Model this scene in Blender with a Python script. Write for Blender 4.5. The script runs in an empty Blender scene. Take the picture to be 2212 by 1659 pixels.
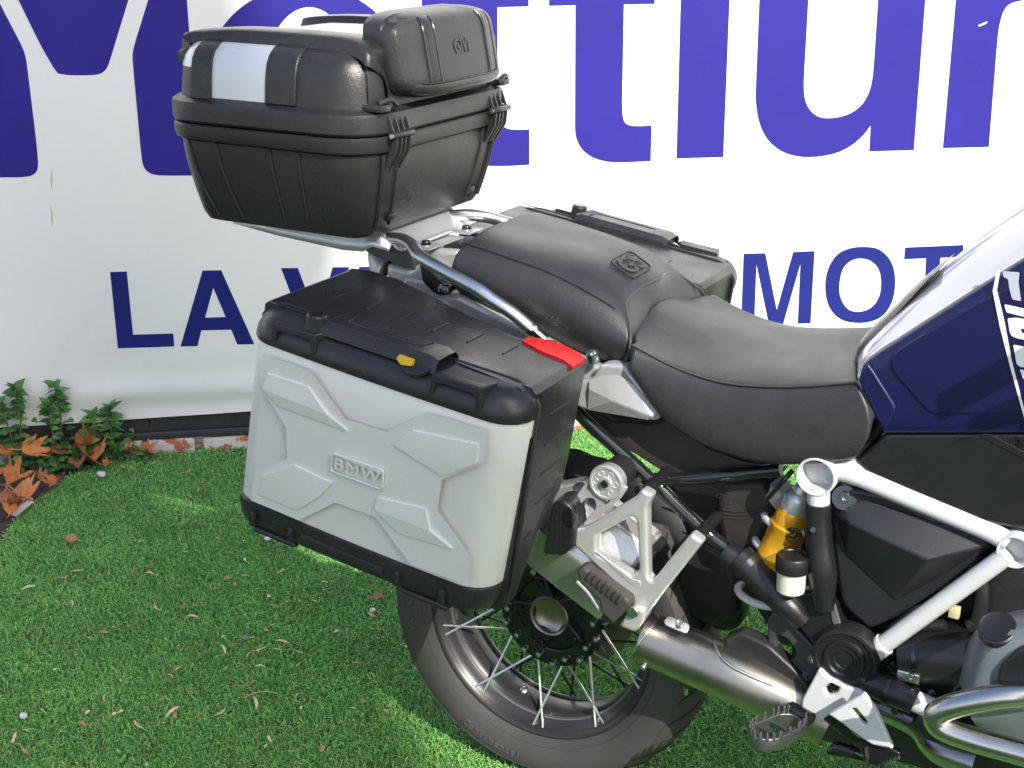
import bpy, bmesh, math, random
from mathutils import Vector, Matrix
R = math.radians
random.seed(7)
sc = bpy.context.scene
col = sc.collection
# ------------------------------------------------------------------ camera
CAM = Vector((1.036, -2.119, 1.581)); FPX = 3070.0
YAW, PIT, ROL = R(-28.03), R(19.08), R(-.60)
fw = Vector((math.sin(YAW)*math.cos(PIT), math.cos(YAW)*math.cos(PIT), -math.sin(PIT)))
rt0 = Vector((math.cos(YAW), -math.sin(YAW), 0)); dn0 = fw.cross(rt0)
rt = rt0*math.cos(ROL)+dn0*math.sin(ROL); dn = dn0*math.cos(ROL)-rt0*math.sin(ROL)
cam = bpy.data.objects.new('camera', bpy.data.cameras.new('camera')); col.objects.link(cam)
cam.data.sensor_width = 36; cam.data.lens = FPX/2212*36; cam.data.clip_start = .05; cam.data.clip_end = 2000
m = Matrix.Identity(4)
for i in range(3):
    m[i][0] = rt[i]; m[i][1] = -dn[i]; m[i][2] = -fw[i]; m[i][3] = CAM[i]
cam.matrix_world = m
sc.camera = cam
# ------------------------------------------------------------------ light
SUN_AZ, SUN_EL = R(-38), R(38)      # azimuth from +x towards +y of the direction TO the sun
sund = Vector((math.cos(SUN_AZ)*math.cos(SUN_EL), math.sin(SUN_AZ)*math.cos(SUN_EL), math.sin(SUN_EL)))
w = bpy.data.worlds.new('World'); sc.world = w; w.use_nodes = True
nt = w.node_tree; sky = nt.nodes.new('ShaderNodeTexSky'); sky.sky_type = 'NISHITA'; sky.sun_disc = False
sky.sun_elevation = SUN_EL; sky.sun_rotation = math.pi/2-SUN_AZ; sky.air_density = 1.0; sky.dust_density = 2.2; sky.ozone_density = 1.0
bg = nt.nodes['Background']; bg.inputs[1].default_value = .15
nt.links.new(sky.outputs[0], bg.inputs[0])
sl = bpy.data.lights.new('sun', 'SUN'); sl.energy = 3.7; sl.angle = R(.53); sl.color = (1, .95, .86)
so = bpy.data.objects.new('sun', sl); col.objects.link(so); so.rotation_euler = sund.to_track_quat('Z', 'Y').to_euler(); so.location = (4, -3, 6)
sc.view_settings.view_transform = 'Standard'; sc.view_settings.look = 'None'; sc.view_settings.gamma = 1
sc.view_settings.exposure = .86
# ------------------------------------------------------------------ pixel helpers (D = 2212 wide view of the photograph)
def ray(u, v): return rt*((u-1106)/FPX)+dn*((v-829.5)/FPX)+fw
def hit(u, v, p0, n):
    d = ray(u, v); return CAM+d*((Vector(p0)-CAM).dot(Vector(n))/d.dot(Vector(n)))
def Y(p, y): return hit(p[0], p[1], (0, y, 0), (0, 1, 0))
def X(p, x): return hit(p[0], p[1], (x, 0, 0), (1, 0, 0))
def Z(p, z): return hit(p[0], p[1], (0, 0, z), (0, 0, 1))
def conv(ou, ov, k): return lambda *a: [(ou+a[i]*k, ov+a[i+1]*k) for i in range(0, len(a), 2)]
c1 = conv(329.2, 0, .3720); c2 = conv(493.7, 576.0, .46285); c3 = conv(713.2, 411.5, .3968); c4 = conv(822.9, 960.1, .4213)
c5 = conv(1206.9, 713.2, .36383); c6 = conv(1591, 932.6, .43796); c7 = conv(1591, 384, .39682); c8 = conv(1920.1, 384, .34704)
w7 = conv(850.3, 1206.9, .3224); c9 = conv(0, 0, .24802); c10 = conv(1042.3, 0, .24802); c11 = conv(1591, 0, .28075)
c12 = conv(192, 521.2, .27282); c13 = conv(1536.1, 493.7, .27282); c14 = conv(0, 768, .26452); d0 = conv(0, 0, 1)
# ------------------------------------------------------------------ materials
MATS = {}
def mat(name, color, rough=.5, metal=0., bump=0., scale=200., var=0., vscale=8., coat=0., spec=.5, aniso=0., col2=None, rvar=0.):
    if name in MATS: return MATS[name]
    m = bpy.data.materials.new(name); m.use_nodes = True; t = m.node_tree; b = t.nodes['Principled BSDF']
    b.inputs['Base Color'].default_value = (*color, 1); b.inputs['Roughness'].default_value = rough; b.inputs['Metallic'].default_value = metal
    b.inputs['Specular IOR Level'].default_value = spec
    if coat: b.inputs['Coat Weight'].default_value = coat; b.inputs['Coat Roughness'].default_value = .06
    tc = t.nodes.new('ShaderNodeNewGeometry')
    if bump:
        n = t.nodes.new('ShaderNodeTexNoise'); n.inputs['Scale'].default_value = scale; n.inputs['Detail'].default_value = 3
        bp = t.nodes.new('ShaderNodeBump'); bp.inputs['Strength'].default_value = bump; bp.inputs['Distance'].default_value = .001
        t.links.new(tc.outputs['Position'], n.inputs['Vector']); t.links.new(n.outputs['Fac'], bp.inputs['Height']); t.links.new(bp.outputs[0], b.inputs['Normal'])
    if var or col2:
        n = t.nodes.new('ShaderNodeTexNoise'); n.inputs['Scale'].default_value = vscale; n.inputs['Detail'].default_value = 6
        n.inputs['Roughness'].default_value = .65
        r = t.nodes.new('ShaderNodeValToRGB'); r.color_ramp.elements[0].position = .35; r.color_ramp.elements[1].position = .68
        a = col2 if col2 else tuple(c*(1-var) for c in color); bb = color if col2 else tuple(min(1, c*(1+var)) for c in color)
        r.color_ramp.elements[0].color = (*a, 1); r.color_ramp.elements[1].color = (*bb, 1)
        t.links.new(tc.outputs['Position'], n.inputs['Vector']); t.links.new(n.outputs['Fac'], r.inputs[0]); t.links.new(r.outputs[0], b.inputs['Base Color'])
    if rvar:
        n = t.nodes.new('ShaderNodeTexNoise'); n.inputs['Scale'].default_value = 14; n.inputs['Detail'].default_value = 5
        mr = t.nodes.new('ShaderNodeMapRange'); mr.inputs['To Min'].default_value = max(.02, rough-rvar); mr.inputs['To Max'].default_value = rough+rvar
        mr.inputs['From Min'].default_value = .3; mr.inputs['From Max'].default_value = .7
        t.links.new(tc.outputs['Position'], n.inputs['Vector']); t.links.new(n.outputs['Fac'], mr.inputs['Value']); t.links.new(mr.outputs[0], b.inputs['Roughness'])
    MATS[name] = m; return m
PLAST = mat('textured_black_plastic', (.021, .0207, .0203), .31, bump=.5, scale=600, var=.12, vscale=30, rvar=.08)
PLAST2 = mat('smooth_black_plastic', (.023, .023, .025), .30, bump=.15, scale=1100, rvar=.1, var=.15, vscale=12)
SATIN = mat('satin_black_paint', (.012, .0125, .014), .30, bump=.25, scale=1200, rvar=.06)
GLOSSBLK = mat('gloss_black', (.008, .009, .010), .12, coat=.6)
TUBEBLK = mat('gloss_black_tube', (.009, .013, .013), .16, coat=.5, rvar=.06)
LEATHER = mat('seat_vinyl', (.025, .025, .027), .38, bump=.5, scale=650, var=.15, vscale=22, rvar=.06)
LEATHER2 = mat('seat_vinyl_side', (.05, .049, .047), .42, bump=.6, scale=600, var=.12, vscale=18, rvar=.06)
PAD = mat('padded_vinyl', (.020, .020, .021), .34, bump=.6, scale=420, rvar=.06)
PADG = mat('glossy_vinyl', (.026, .025, .024), .22, bump=.35, scale=260, rvar=.08)
SILV = mat('silver_lacquer', (.74, .745, .71), .34, metal=.22, bump=.10, scale=1500, rvar=.05, var=.02, vscale=300)
ALU = mat('cast_aluminium', (.62, .62, .61), .30, metal=.6, bump=.2, scale=900, rvar=.08)
SILVP = mat('silver_paint', (.46, .465, .465), .36, metal=.4, bump=.12, scale=2000)
CHROME = mat('polished_steel', (.74, .73, .70), .10, metal=1, bump=.08, scale=160, rvar=.05)
BRUSH = mat('brushed_steel', (.33, .31, .27), .36, metal=1, bump=.12, scale=500, rvar=.05)
STEEL = mat('zinc_bolt', (.62, .62, .62), .25, metal=1)
WHITEP = mat('white_frame_paint', (.56, .57, .58), .30, coat=.2, var=.02)
TANKW = mat('white_tank_paint', (.60, .61, .63), .18, coat=.6)
BLUEP = mat('metallic_blue_paint', (.008, .0085, .060), .30, metal=.15, bump=.05, scale=2500, coat=.15, var=.05, vscale=900)
RUBBER = mat('tyre_rubber', (.052, .049, .046), .60, bump=.6, scale=420, col2=(.042, .040, .037), vscale=14, rvar=.06)
RUBB2 = mat('raised_rubber', (.085, .080, .074), .5)
RIMB = mat('rim_black', (.022, .021, .023), .33, rvar=.06)
BROWNBLK = mat('dusty_black_plastic', (.034, .030, .027), .5, bump=.4, scale=700, col2=(.024, .022, .02), vscale=20)
GOLD = mat('gold_anodised', (.80, .40, .025), .30, metal=.5, rvar=.05)
SPRING = mat('white_spring', (.62, .62, .61), .4)
RED = mat('red_reflector', (.42, .004, .006), .35, spec=.3)
YEL = mat('yellow_plastic', (.62, .38, .01), .4)
CLEAR = mat('reservoir_plastic', (.62, .59, .50), .35)
GREYE = mat('grey_engine_paint', (.17, .19, .205), .36, metal=.3, bump=.2, scale=900)
DARKM = mat('dark_metal', (.016, .016, .018), .45, bump=.3, scale=300, var=.3, vscale=30)
LENS = mat('clear_lens', (.72, .74, .76), .12, coat=.6)
PRINTW = mat('white_print', (.80, .80, .80), .35)
INK = mat('black_ink', (.01, .01, .01), .4)
# ------------------------------------------------------------------ object helpers
AIRB = mat('air_box_plastic', (.016, .017, .020), .36, bump=.35, scale=800, rvar=.05)
def link(name, me, m, parent=None, smooth=35):
    if m is not None and not me.materials: me.materials.append(m)
    if smooth is not None and len(me.polygons):
        me.polygons.foreach_set('use_smooth', [True]*len(me.polygons)); me.set_sharp_from_angle(angle=R(smooth))
    if len(me.vertices):
        lo = Vector((min(v.co[i] for v in me.vertices) for i in range(3))); hi = Vector((max(v.co[i] for v in me.vertices) for i in range(3)))
        c = (lo+hi)/2; me.transform(Matrix.Translation(-c))
    else: c = Vector()
    o = bpy.data.objects.new(name, me); col.objects.link(o); o.location = c
    if parent: setpar(o, parent)
    return o
def wloc(o):
    l = o.location.copy()
    while o.parent: o = o.parent; l += o.location
    return l
def setpar(o, p): o.parent = p; o.location = o.location-wloc(p)
def tag(o, label=None, cat=None, group=None, kind=None):
    for k, v in (('label', label), ('category', cat), ('group', group), ('kind', kind)):
        if v: o[k] = v
    return o
def empty(name, loc, label, cat, group=None):
    o = bpy.data.objects.new(name, None); col.objects.link(o); o.location = loc; o.empty_display_size = .1
    return tag(o, label, cat, group)
def frombm(name, bm, m, parent=None, smooth=35, recalc=True):
    if recalc: bmesh.ops.recalc_face_normals(bm, faces=bm.faces)
    me = bpy.data.meshes.new(name); bm.to_mesh(me); bm.free(); return link(name, me, m, parent, smooth)
def pydata(name, V, F, m, parent=None, smooth=35):
    bm = bmesh.new(); vs = [bm.verts.new(v) for v in V]
    for f in F:
        try: bm.faces.new([vs[i] for i in f])
        except ValueError: pass
    return frombm(name, bm, m, parent, smooth)
def crom(pts, n, closed=False):
    """Catmull-Rom through pts, n samples per span"""
    P = [Vector(p) for p in pts]; out = []; N = len(P); spans = N if closed else N-1
    for i in range(spans):
        p1, p2 = P[i], P[(i+1) % N]
        p0 = P[i-1] if (i > 0 or closed) else p1*2-p2
        p3 = P[(i+2) % N] if (i+2 < N or closed) else p2*2-p1
        for k in range(n):
            t = k/n; out.append(.5*((2*p1)+(p2-p0)*t+(2*p0-5*p1+4*p2-p3)*t*t+(3*p1-p0-3*p2+p3)*t**3))
    if not closed: out.append(P[-1].copy())
    return out
def resample(P, n):
    L = [0]
    for a, b in zip(P, P[1:]): L.append(L[-1]+(b-a).length)
    out = []; j = 0
    for i in range(n):
        s = L[-1]*i/(n-1)
        while j < len(P)-2 and L[j+1] < s: j += 1
        f = (s-L[j])/max(1e-9, L[j+1]-L[j]); out.append(P[j].lerp(P[j+1], min(1, f)))
    return out
def tube(name, pts, r, m, parent=None, smooth=0, seg=14, closed=False, caps=True, bm=None):
    """swept tube; smooth>0 rounds the path; r number or list"""
    P = [Vector(p) for p in pts]
    rr = r if isinstance(r, (list, tuple)) else [r]*len(P)
    if smooth:
        Q = [Vector((*p, q)) if False else p for p, q in zip(P, rr)]
        S = crom(P, smooth, closed); n = len(S)
        rs = [rr[min(len(rr)-1, int(i/smooth))]*(1-(i/smooth % 1))+rr[min(len(rr)-1, int(i/smooth)+1)]*(i/smooth % 1) for i in range(n)]
        P, rr = S, rs
    own = bm is None
    if own: bm = bmesh.new()
    n = len(P); rings = []; nrm = None
    for i in range(n):
        a = P[i-1] if (i > 0 or closed) else P[i]; b = P[(i+1) % n] if (i < n-1 or closed) else P[i]
        t = (b-a).normalized()
        if nrm is None: nrm = t.orthogonal().normalized()
        nrm = (nrm-t*nrm.dot(t)).normalized(); bi = t.cross(nrm)
        rings.append([bm.verts.new(P[i]+(nrm*math.cos(2*math.pi*k/seg)+bi*math.sin(2*math.pi*k/seg))*rr[i]) for k in range(seg)])
    for i in range(n if closed else n-1):
        A, B = rings[i], rings[(i+1) % n]
        for k in range(seg): bm.faces.new((A[k], A[(k+1) % seg], B[(k+1) % seg], B[k]))
    if caps and not closed: bm.faces.new(rings[0][::-1]); bm.faces.new(rings[-1])
    return frombm(name, bm, m, parent, 40) if own else None
def lathe(name, prof, c, axis, m, parent=None, seg=32, cap=True, smooth=35):
    """prof: (radius, along-axis)"""
    ax = Vector(axis).normalized(); e1 = ax.orthogonal().normalized(); e2 = ax.cross(e1); c = Vector(c); bm = bmesh.new(); rings = []
    for r, h in prof:
        rings.append([bm.verts.new(c+ax*h+(e1*math.cos(2*math.pi*k/seg)+e2*math.sin(2*math.pi*k/seg))*r) for k in range(seg)])
    for A, B in zip(rings, rings[1:]):
        for k in range(seg): bm.faces.new((A[k], A[(k+1) % seg], B[(k+1) % seg], B[k]))
    if cap:
        if prof[0][0] > 1e-4: bm.faces.new(rings[0][::-1])
        if prof[-1][0] > 1e-4: bm.faces.new(rings[-1])
    bmesh.ops.remove_doubles(bm, verts=bm.verts, dist=1e-6)
    return frombm(name, bm, m, parent, smooth)
def grid(name, rows, m, parent=None, closed_u=False, closed_v=False, sub=0, thick=0., smooth=40, capends=False):
    """rows: list of lists of points"""
    bm = bmesh.new(); V = [[bm.verts.new(p) for p in r] for r in rows]; nu, nv = len(V), len(V[0])
    for i in range(nu if closed_u else nu-1):
        for j in range(nv if closed_v else nv-1):
            f = (V[i][j], V[(i+1) % nu][j], V[(i+1) % nu][(j+1) % nv], V[i][(j+1) % nv])
            try: bm.faces.new(f)
            except ValueError: pass
    if capends: bm.faces.new(V[0][::-1]); bm.faces.new(V[-1])
    bmesh.ops.remove_doubles(bm, verts=bm.verts, dist=1e-6)
    o = frombm(name, bm, m, parent, smooth)
    if thick:
        s = o.modifiers.new('s', 'SOLIDIFY'); s.thickness = abs(thick); s.offset = -1 if thick > 0 else 1
    if sub:
        s = o.modifiers.new('u', 'SUBSURF'); s.levels = sub; s.render_levels = sub
    return o
def rpoly(pts, r, n=4, closed=True):
    """round the corners of a 2D/3D polygon"""
    P = [Vector(p) for p in pts]; N = len(P); out = []
    rl = r if isinstance(r, (list, tuple)) else [r]*N
    for i in range(N):
        a, b, c = P[i-1], P[i], P[(i+1) % N]
        d1, d2 = (a-b), (c-b); l = min(rl[i], d1.length*.48, d2.length*.48)
        if l < 1e-6: out.append(b); continue
        p, q = b+d1.normalized()*l, b+d2.normalized()*l
        for k in range(n+1):
            t = k/n; out.append(p*(1-t)**2+b*2*t*(1-t)+q*t*t)
    return out
def curve_mesh(cu):
    o = bpy.data.objects.new('tmp', cu); me = bpy.data.meshes.new_from_object(o); bpy.data.objects.remove(o); bpy.data.curves.remove(cu); return me
def shape(name, loops, frame, depth, bevel, m, parent=None, smooth=30, bseg=2):
    """flat shape with holes: loops in local 2D of frame=(o,ex,ey); front face towards ex x ey at offset 0"""
    o, ex, ey = frame; ez = ex.cross(ey)
    cu = bpy.data.curves.new('c', 'CURVE'); cu.dimensions = '2D'; cu.fill_mode = 'BOTH'
    for L in loops:
        s = cu.splines.new('POLY'); s.points.add(len(L)-1)
        for p, q in zip(s.points, L): p.co = (q[0], q[1], 0, 1)
        s.use_cyclic_u = True
    cu.extrude = max(0, depth/2-bevel); cu.bevel_depth = bevel; cu.bevel_resolution = bseg; cu.offset = -bevel
    me = curve_mesh(cu)
    M4 = Matrix(((ex[0], ey[0], ez[0], o[0]-ez[0]*depth/2), (ex[1], ey[1], ez[1], o[1]-ez[1]*depth/2), (ex[2], ey[2], ez[2], o[2]-ez[2]*depth/2), (0, 0, 0, 1)))
    me.transform(M4); return link(name, me, m, parent, smooth)
def plate(name, loops_px, y, depth, bevel, m, parent=None, rnd=0., smooth=30, tilt=None):
    """pixel outlines on the plane y (or plane tilt=(p0,n)), extruded away from the camera"""
    if tilt is None:
        p0, n = Vector((0, y, 0)), Vector((0, -1, 0)); ex, ey = Vector((1, 0, 0)), Vector((0, 0, 1))
    else:
        p0, n = Vector(tilt[0]), Vector(tilt[1]).normalized(); ey = Vector((0, 0, 1)); ey = (ey-n*ey.dot(n)).normalized(); ex = ey.cross(n)
    L = []
    for px in loops_px:
        q = [hit(p[0], p[1], p0, n)-p0 for p in px]; q = [Vector((a.dot(ex), a.dot(ey))) for a in q]
        if rnd: q = rpoly(q, rnd)
        L.append(q)
    return shape(name, L, (p0, ex, ey), depth, bevel, m, parent, smooth)
def text(name, body, frame, size, depth, m, parent=None, bold=.0, sx=1., spacing=1., shear=0.):
    cu = bpy.data.curves.new('t', 'FONT'); cu.body = body; cu.size = size; cu.extrude = depth/2; cu.align_x = 'CENTER'; cu.align_y = 'CENTER'; cu.offset = bold; cu.space_character = spacing; cu.shear = shear
    cu.resolution_u = 3
    me = curve_mesh(cu); o, ex, ey = frame; ez = ex.cross(ey); me.transform(Matrix.Diagonal((sx, 1, 1, 1)))
    me.transform(Matrix(((ex[0], ey[0], ez[0], o[0]), (ex[1], ey[1], ez[1], o[1]), (ex[2], ey[2], ez[2], o[2]), (0, 0, 0, 1))))
    return link(name, me, m, parent, 30)
def box(name, c, size, m, parent=None, bevel=.003, ax=None, seg=2):
    bm = bmesh.new(); bmesh.ops.create_cube(bm, size=1); bmesh.ops.scale(bm, verts=bm.verts, vec=size)
    if bevel: bmesh.ops.bevel(bm, geom=bm.edges[:], offset=bevel, segments=seg, profile=.5, affect='EDGES')
    if ax:
        e1, e2, e3 = [Vector(a) for a in ax]; bmesh.ops.transform(bm, verts=bm.verts, matrix=Matrix(((e1[0], e2[0], e3[0], 0), (e1[1], e2[1], e3[1], 0), (e1[2], e2[2], e3[2], 0), (0, 0, 0, 1))))
    bmesh.ops.translate(bm, verts=bm.verts, vec=Vector(c)); return frombm(name, bm, m, parent, 35)
def bolt(name, c, axis, r, h, m, parent, sock=True):
    """hex socket screw"""
    pr = [(r, 0), (r, h*.8), (r*.9, h)]
    pr += [(r*.55, h), (r*.5, h*.45), (0, h*.45)] if sock else [(0, h*1.05)]
    return lathe(name, pr, c, axis, m, parent, seg=14)
VX, VY, VZ = Vector((1, 0, 0)), Vector((0, 1, 0)), Vector((0, 0, 1))
FY = lambda x, y, z: (Vector((x, y, z)), VX, VZ)     # frame facing -y
# ================================================================== SETTING
WA = R(38.6); WU = Vector((math.cos(WA), math.sin(WA), 0)); WN = Vector((math.sin(WA), -math.cos(WA), 0)); W0 = Z((400, 973), 0)
def wallpt(p, off=0.): return hit(p[0], p[1], W0+WN*off, WN)
def wl(p, off=0.):
    q = wallpt(p, off)-W0; return Vector((q.dot(WU), q.z))
def wp(s, z, off=0.): return W0+WU*s+VZ*z+WN*off
def sheet(name, pts, z, m, kind='structure'):
    return tag(pydata(name, [(x, y, z) for x, y in pts], [range(len(pts))], m, None, None), kind=kind)
SOIL = mat('soil', (.10, .075, .05), .95, bump=1, scale=60, col2=(.03, .024, .018), vscale=40)
ASPH = mat('concrete_paving', (.30, .29, .27), .9, bump=.6, scale=90, var=.18, vscale=6)
BACK = mat('turf_backing', (.07, .16, .045), .9, bump=.5, scale=300)
g = sheet('ground', [(-400, -400), (400, -400), (400, 400), (-400, 400)], -.012, ASPH)
wallA, wallB = wp(-9, 0), wp(9, 0)
s0 = wp(-2.2, 0, 0.0); s1 = wp(-.15, 0, 0.0)
sheet('soil_strip', [(-2.6, -1.6), (-1.62, -1.0), (-1.60, .95), wp(2, 0, -.01)[:2], wp(-3.4, 0, -.01)[:2]], -.008, SOIL)
TE = [Z(p, 0) for p in c14(-700, 2500, 0, 1545, 60, 1440, 130, 1330, 260, 1215, 420, 1110, 560, 985, 760, 905, 1010, 835, 1400, 790, 1990, 738)]
tl = [(p.x, p.y) for p in TE]
e = wp(5, 0, .05); turf_pts = tl+[(e.x, e.y), (5.5, 1.0), (5.5, -3.2), (-2.6, -3.2)]
turf = sheet('turf_backing', turf_pts, -.004, BACK)
# artificial grass blades, uncountable: one object, geometry nodes on the part of the lawn near the motorcycle
def grass_mat():
    m = bpy.data.materials.new('artificial_grass'); m.use_nodes = True; t = m.node_tree; b = t.nodes['Principled BSDF']
    oi = t.nodes.new('ShaderNodeObjectInfo'); r = t.nodes.new('ShaderNodeValToRGB'); el = r.color_ramp.elements
    el[0].position = 0; el[0].color = (.10, .28, .08, 1); el[1].position = 1; el[1].color = (.43, .74, .21, 1)
    e = el.new(.45); e.color = (.19, .48, .12, 1); e = el.new(.8); e.color = (.29, .66, .155, 1)
    e = el.new(.93); e.color = (.40, .46, .20, 1)
    t.links.new(oi.outputs['Random'], r.inputs[0])
    tc = t.nodes.new('ShaderNodeNewGeometry'); n = t.nodes.new('ShaderNodeTexNoise'); n.inputs['Scale'].default_value = 5; n.inputs['Detail'].default_value = 4
    t.links.new(tc.outputs['Position'], n.inputs['Vector'])
    mr = t.nodes.new('ShaderNodeMapRange'); mr.inputs['From Min'].default_value = .3; mr.inputs['From Max'].default_value = .7; mr.inputs['To Min'].default_value = .86; mr.inputs['To Max'].default_value = 1.12
    t.links.new(n.outputs['Fac'], mr.inputs['Value'])
    mx = t.nodes.new('ShaderNodeVectorMath'); mx.operation = 'SCALE'; t.links.new(r.outputs[0], mx.inputs[0]); t.links.new(mr.outputs[0], mx.inputs['Scale'])
    t.links.new(mx.outputs[0], b.inputs['Base Color']); b.inputs['Roughness'].default_value = .5; b.inputs['Specular IOR Level'].default_value = .35
    return m
GRASS = grass_mat()
def grass(name, pts, density, seed, blade):
    o = sheet(name, pts, -.003, GRASS, 'stuff'); tag(o, 'short curly blades of bright green artificial turf covering the ground', 'grass')
    ng = bpy.data.node_groups.new(name, 'GeometryNodeTree'); ng.interface.new_socket('Geometry', in_out='INPUT', socket_type='NodeSocketGeometry'); ng.interface.new_socket('Geometry', in_out='OUTPUT', socket_type='NodeSocketGeometry')
    N = ng.nodes.new; gi = N('NodeGroupInput'); go = N('NodeGroupOutput'); L = ng.links.new
    d = N('GeometryNodeDistributePointsOnFaces'); d.inputs['Density'].default_value = density; d.inputs['Seed'].default_value = seed
    q = N('GeometryNodeCurveQuadraticBezier'); q.inputs['Resolution'].default_value = 4
    q.inputs['Start'].default_value = (0, 0, 0); q.inputs['Middle'].default_value = (.002, 0, blade*1.0); q.inputs['End'].default_value = (blade*.75, .001, blade*.95)
    c = N('GeometryNodeCurvePrimitiveCircle'); c.inputs['Resolution'].default_value = 3; c.inputs['Radius'].default_value = .0009
    cm = N('GeometryNodeCurveToMesh'); L(q.outputs[0], cm.inputs['Curve']); L(c.outputs[0], cm.inputs['Profile Curve'])
    sm = N('GeometryNodeSetMaterial'); sm.inputs['Material'].default_value = GRASS; L(cm.outputs[0], sm.inputs[0])
    ip = N('GeometryNodeInstanceOnPoints'); L(d.outputs['Points'], ip.inputs['Points']); L(sm.outputs[0], ip.inputs['Instance'])
    rv = N('FunctionNodeRandomValue'); rv.data_type = 'FLOAT_VECTOR'; rv.inputs[0].default_value = (-.85, -.85, 0); rv.inputs[1].default_value = (.85, .85, 6.283); L(rv.outputs[0], ip.inputs['Rotation'])
    rs = N('FunctionNodeRandomValue'); rs.data_type = 'FLOAT'; rs.inputs[2].default_value = .55; rs.inputs[3].default_value = 1.35; L(rs.outputs[1], ip.inputs['Scale'])
    jg = N('GeometryNodeJoinGeometry'); L(ip.outputs[0], jg.inputs[0]); L(gi.outputs[0], d.inputs['Mesh']); L(jg.outputs[0], go.inputs[0])
    md = o.modifiers.new('blades', 'NODES'); md.node_group = ng; return o
a = wp(2.6, 0, .03)
if not globals().get('NOGRASS'): grass('turf_grass', tl+[(a.x, a.y), (1.6, .9), (1.5, -.35), (.6, -.75), (-.6, -1.2), (-1.7, -.9)], 64000, 3, .0108)
# ---- banner wall
PLASTER = mat('painted_plaster', (.62, .61, .58), .85, bump=.5, scale=60)
wall = empty('banner_wall', wp(0, 0, -.12), 'masonry wall with dark tile skirting and worn white bricks behind the banner', 'wall')
def wbox(name, s0_, s1_, z0, z1, o0, o1, m, parent, bevel=.002):
    return box(name, wp((s0_+s1_)/2, (z0+z1)/2, (o0+o1)/2), (s1_-s0_, o1-o0, z1-z0), m, parent, bevel, ax=(WU, -WN, VZ))
wbox('masonry', -6, 8, -.03, 2.9, -.25, -.012, PLASTER, wall, .004)
SLATE = mat('dark_slate_tile', (.040, .042, .047), .5, bump=.5, scale=160, var=.2, vscale=14)
jt = wl(c14(1225, 560)[0]).x; zt = wl(c14(1225, 480)[0]).y; zb = wl(c14(1100, 625)[0]).y; ztr = wl(c14(2000, 500)[0]).y
TW = .46
for k in range(-9, 14):
    a0 = jt+k*TW; wbox('skirting_tile', a0+.002, a0+TW-.002, zb+.001, .165, -.0115, .003+.0012*math.sin(k*2.1), SLATE, wall, .0015)
wbox('skirting_ledge', -5.5, 7.5, zb-.022, zb, -.0115, .012, SLATE, wall, .003)
BRICKW = mat('worn_white_brick', (.60, .57, .52), .9, bump=1, scale=90, col2=(.42, .13, .06), vscale=16)
r_ = [n for n in BRICKW.node_tree.nodes if n.type == 'VALTORGB'][0].color_ramp; r_.elements[0].position = .45; r_.elements[1].position = .51
BRICKO = mat('bare_red_brick', (.40, .115, .045), .9, bump=1, scale=90, col2=(.55, .45, .38), vscale=30)
a0 = wl(c14(1010, 740)[0]).x; a1 = wl(c14(1610, 690)[0]).x; a2 = wl(c14(1660, 690)[0]).x; a3 = wl(c14(1995, 660)[0]).x
bl = a1-a0
for k in range(-6, 12):
    b0 = a0+k*(bl+.012); 
    if k == 1: b0 = a2
    dz = random.uniform(-.004, .002)
    wbox('base_brick', b0, b0+bl-.004+random.uniform(-.006, .002), -.02, zb-.024+dz, -.0115, .016+random.uniform(-.003, .003), BRICKW if (k*5) % 3 else BRICKW, wall, .006)
# ---- banner
VINYL = mat('white_banner_vinyl', (.78, .78, .77), .42, bump=1.0, scale=5, var=.012, vscale=3)
zbot = wl(c14(1225, 487)[0]).y
def bulge(s, z):
    h = z-zbot
    b = .005*math.exp(-((h-.085)/.035)**2)*(1+.3*math.sin(s*3+1))-.004*math.exp(-((h-.03)/.03)**2)
    return b+.003*math.exp(-h/.1)*math.sin(s*9)
zs = [zbot+.004*i for i in range(0, 50)]+[zbot+.2+.35*i for i in range(0, 7)]
ss = [-4.6+.07*i for i in range(0, 160)]
bn = grid('printed_banner', [[wp(s, z+(.004*math.sin(s*2.2)+.003*math.sin(s*5.1) if z == zs[0] else 0), .022+(bulge(s, z) if i < 50 else 0)) for i, z in enumerate(zs)] for s in ss], VINYL, smooth=60)
tag(bn, 'large white vinyl banner with huge blue letters hung along the wall', 'banner')
BIGINK = mat('violet_blue_ink', (.026, .020, .235), .55, spec=.2, var=.10, vscale=2.2, bump=.2, scale=14)
SMALLINK = mat('royal_blue_ink', (.011, .017, .16), .55, spec=.2, var=.1, vscale=2.2, bump=.2, scale=14)
BO = .0228
def chaikin(P, lim=42, it=3):
    # round only the gentle corners of a traced outline
    for k in range(it):
        out = []; n = len(P)
        for i in range(n):
            a, b, c = Vector(P[i-1]), Vector(P[i]), Vector(P[(i+1) % n]); d1, d2 = (b-a), (c-b)
            ang = math.degrees(d1.angle(d2)) if d1.length > 1e-6 and d2.length > 1e-6 else 0
            if 1.5 < ang < lim: t = min(.25*d1.length, .25*d2.length*1.6, .25*d1.length*1.6); out += [b-d1.normalized()*min(.25*d1.length, .5*d2.length), b+d2.normalized()*min(.25*d2.length, .5*d1.length)]
            else: out.append(b)
        P = out
    return P
def glyph(name, loops, m, z0=BO):
    L = [chaikin([wl(p, z0) for p in q]) for q in loops]; o0 = W0+WN*z0
    o = shape(name, L, (o0, WU, VZ), .0012, 0, m, bn, None); return o
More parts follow.
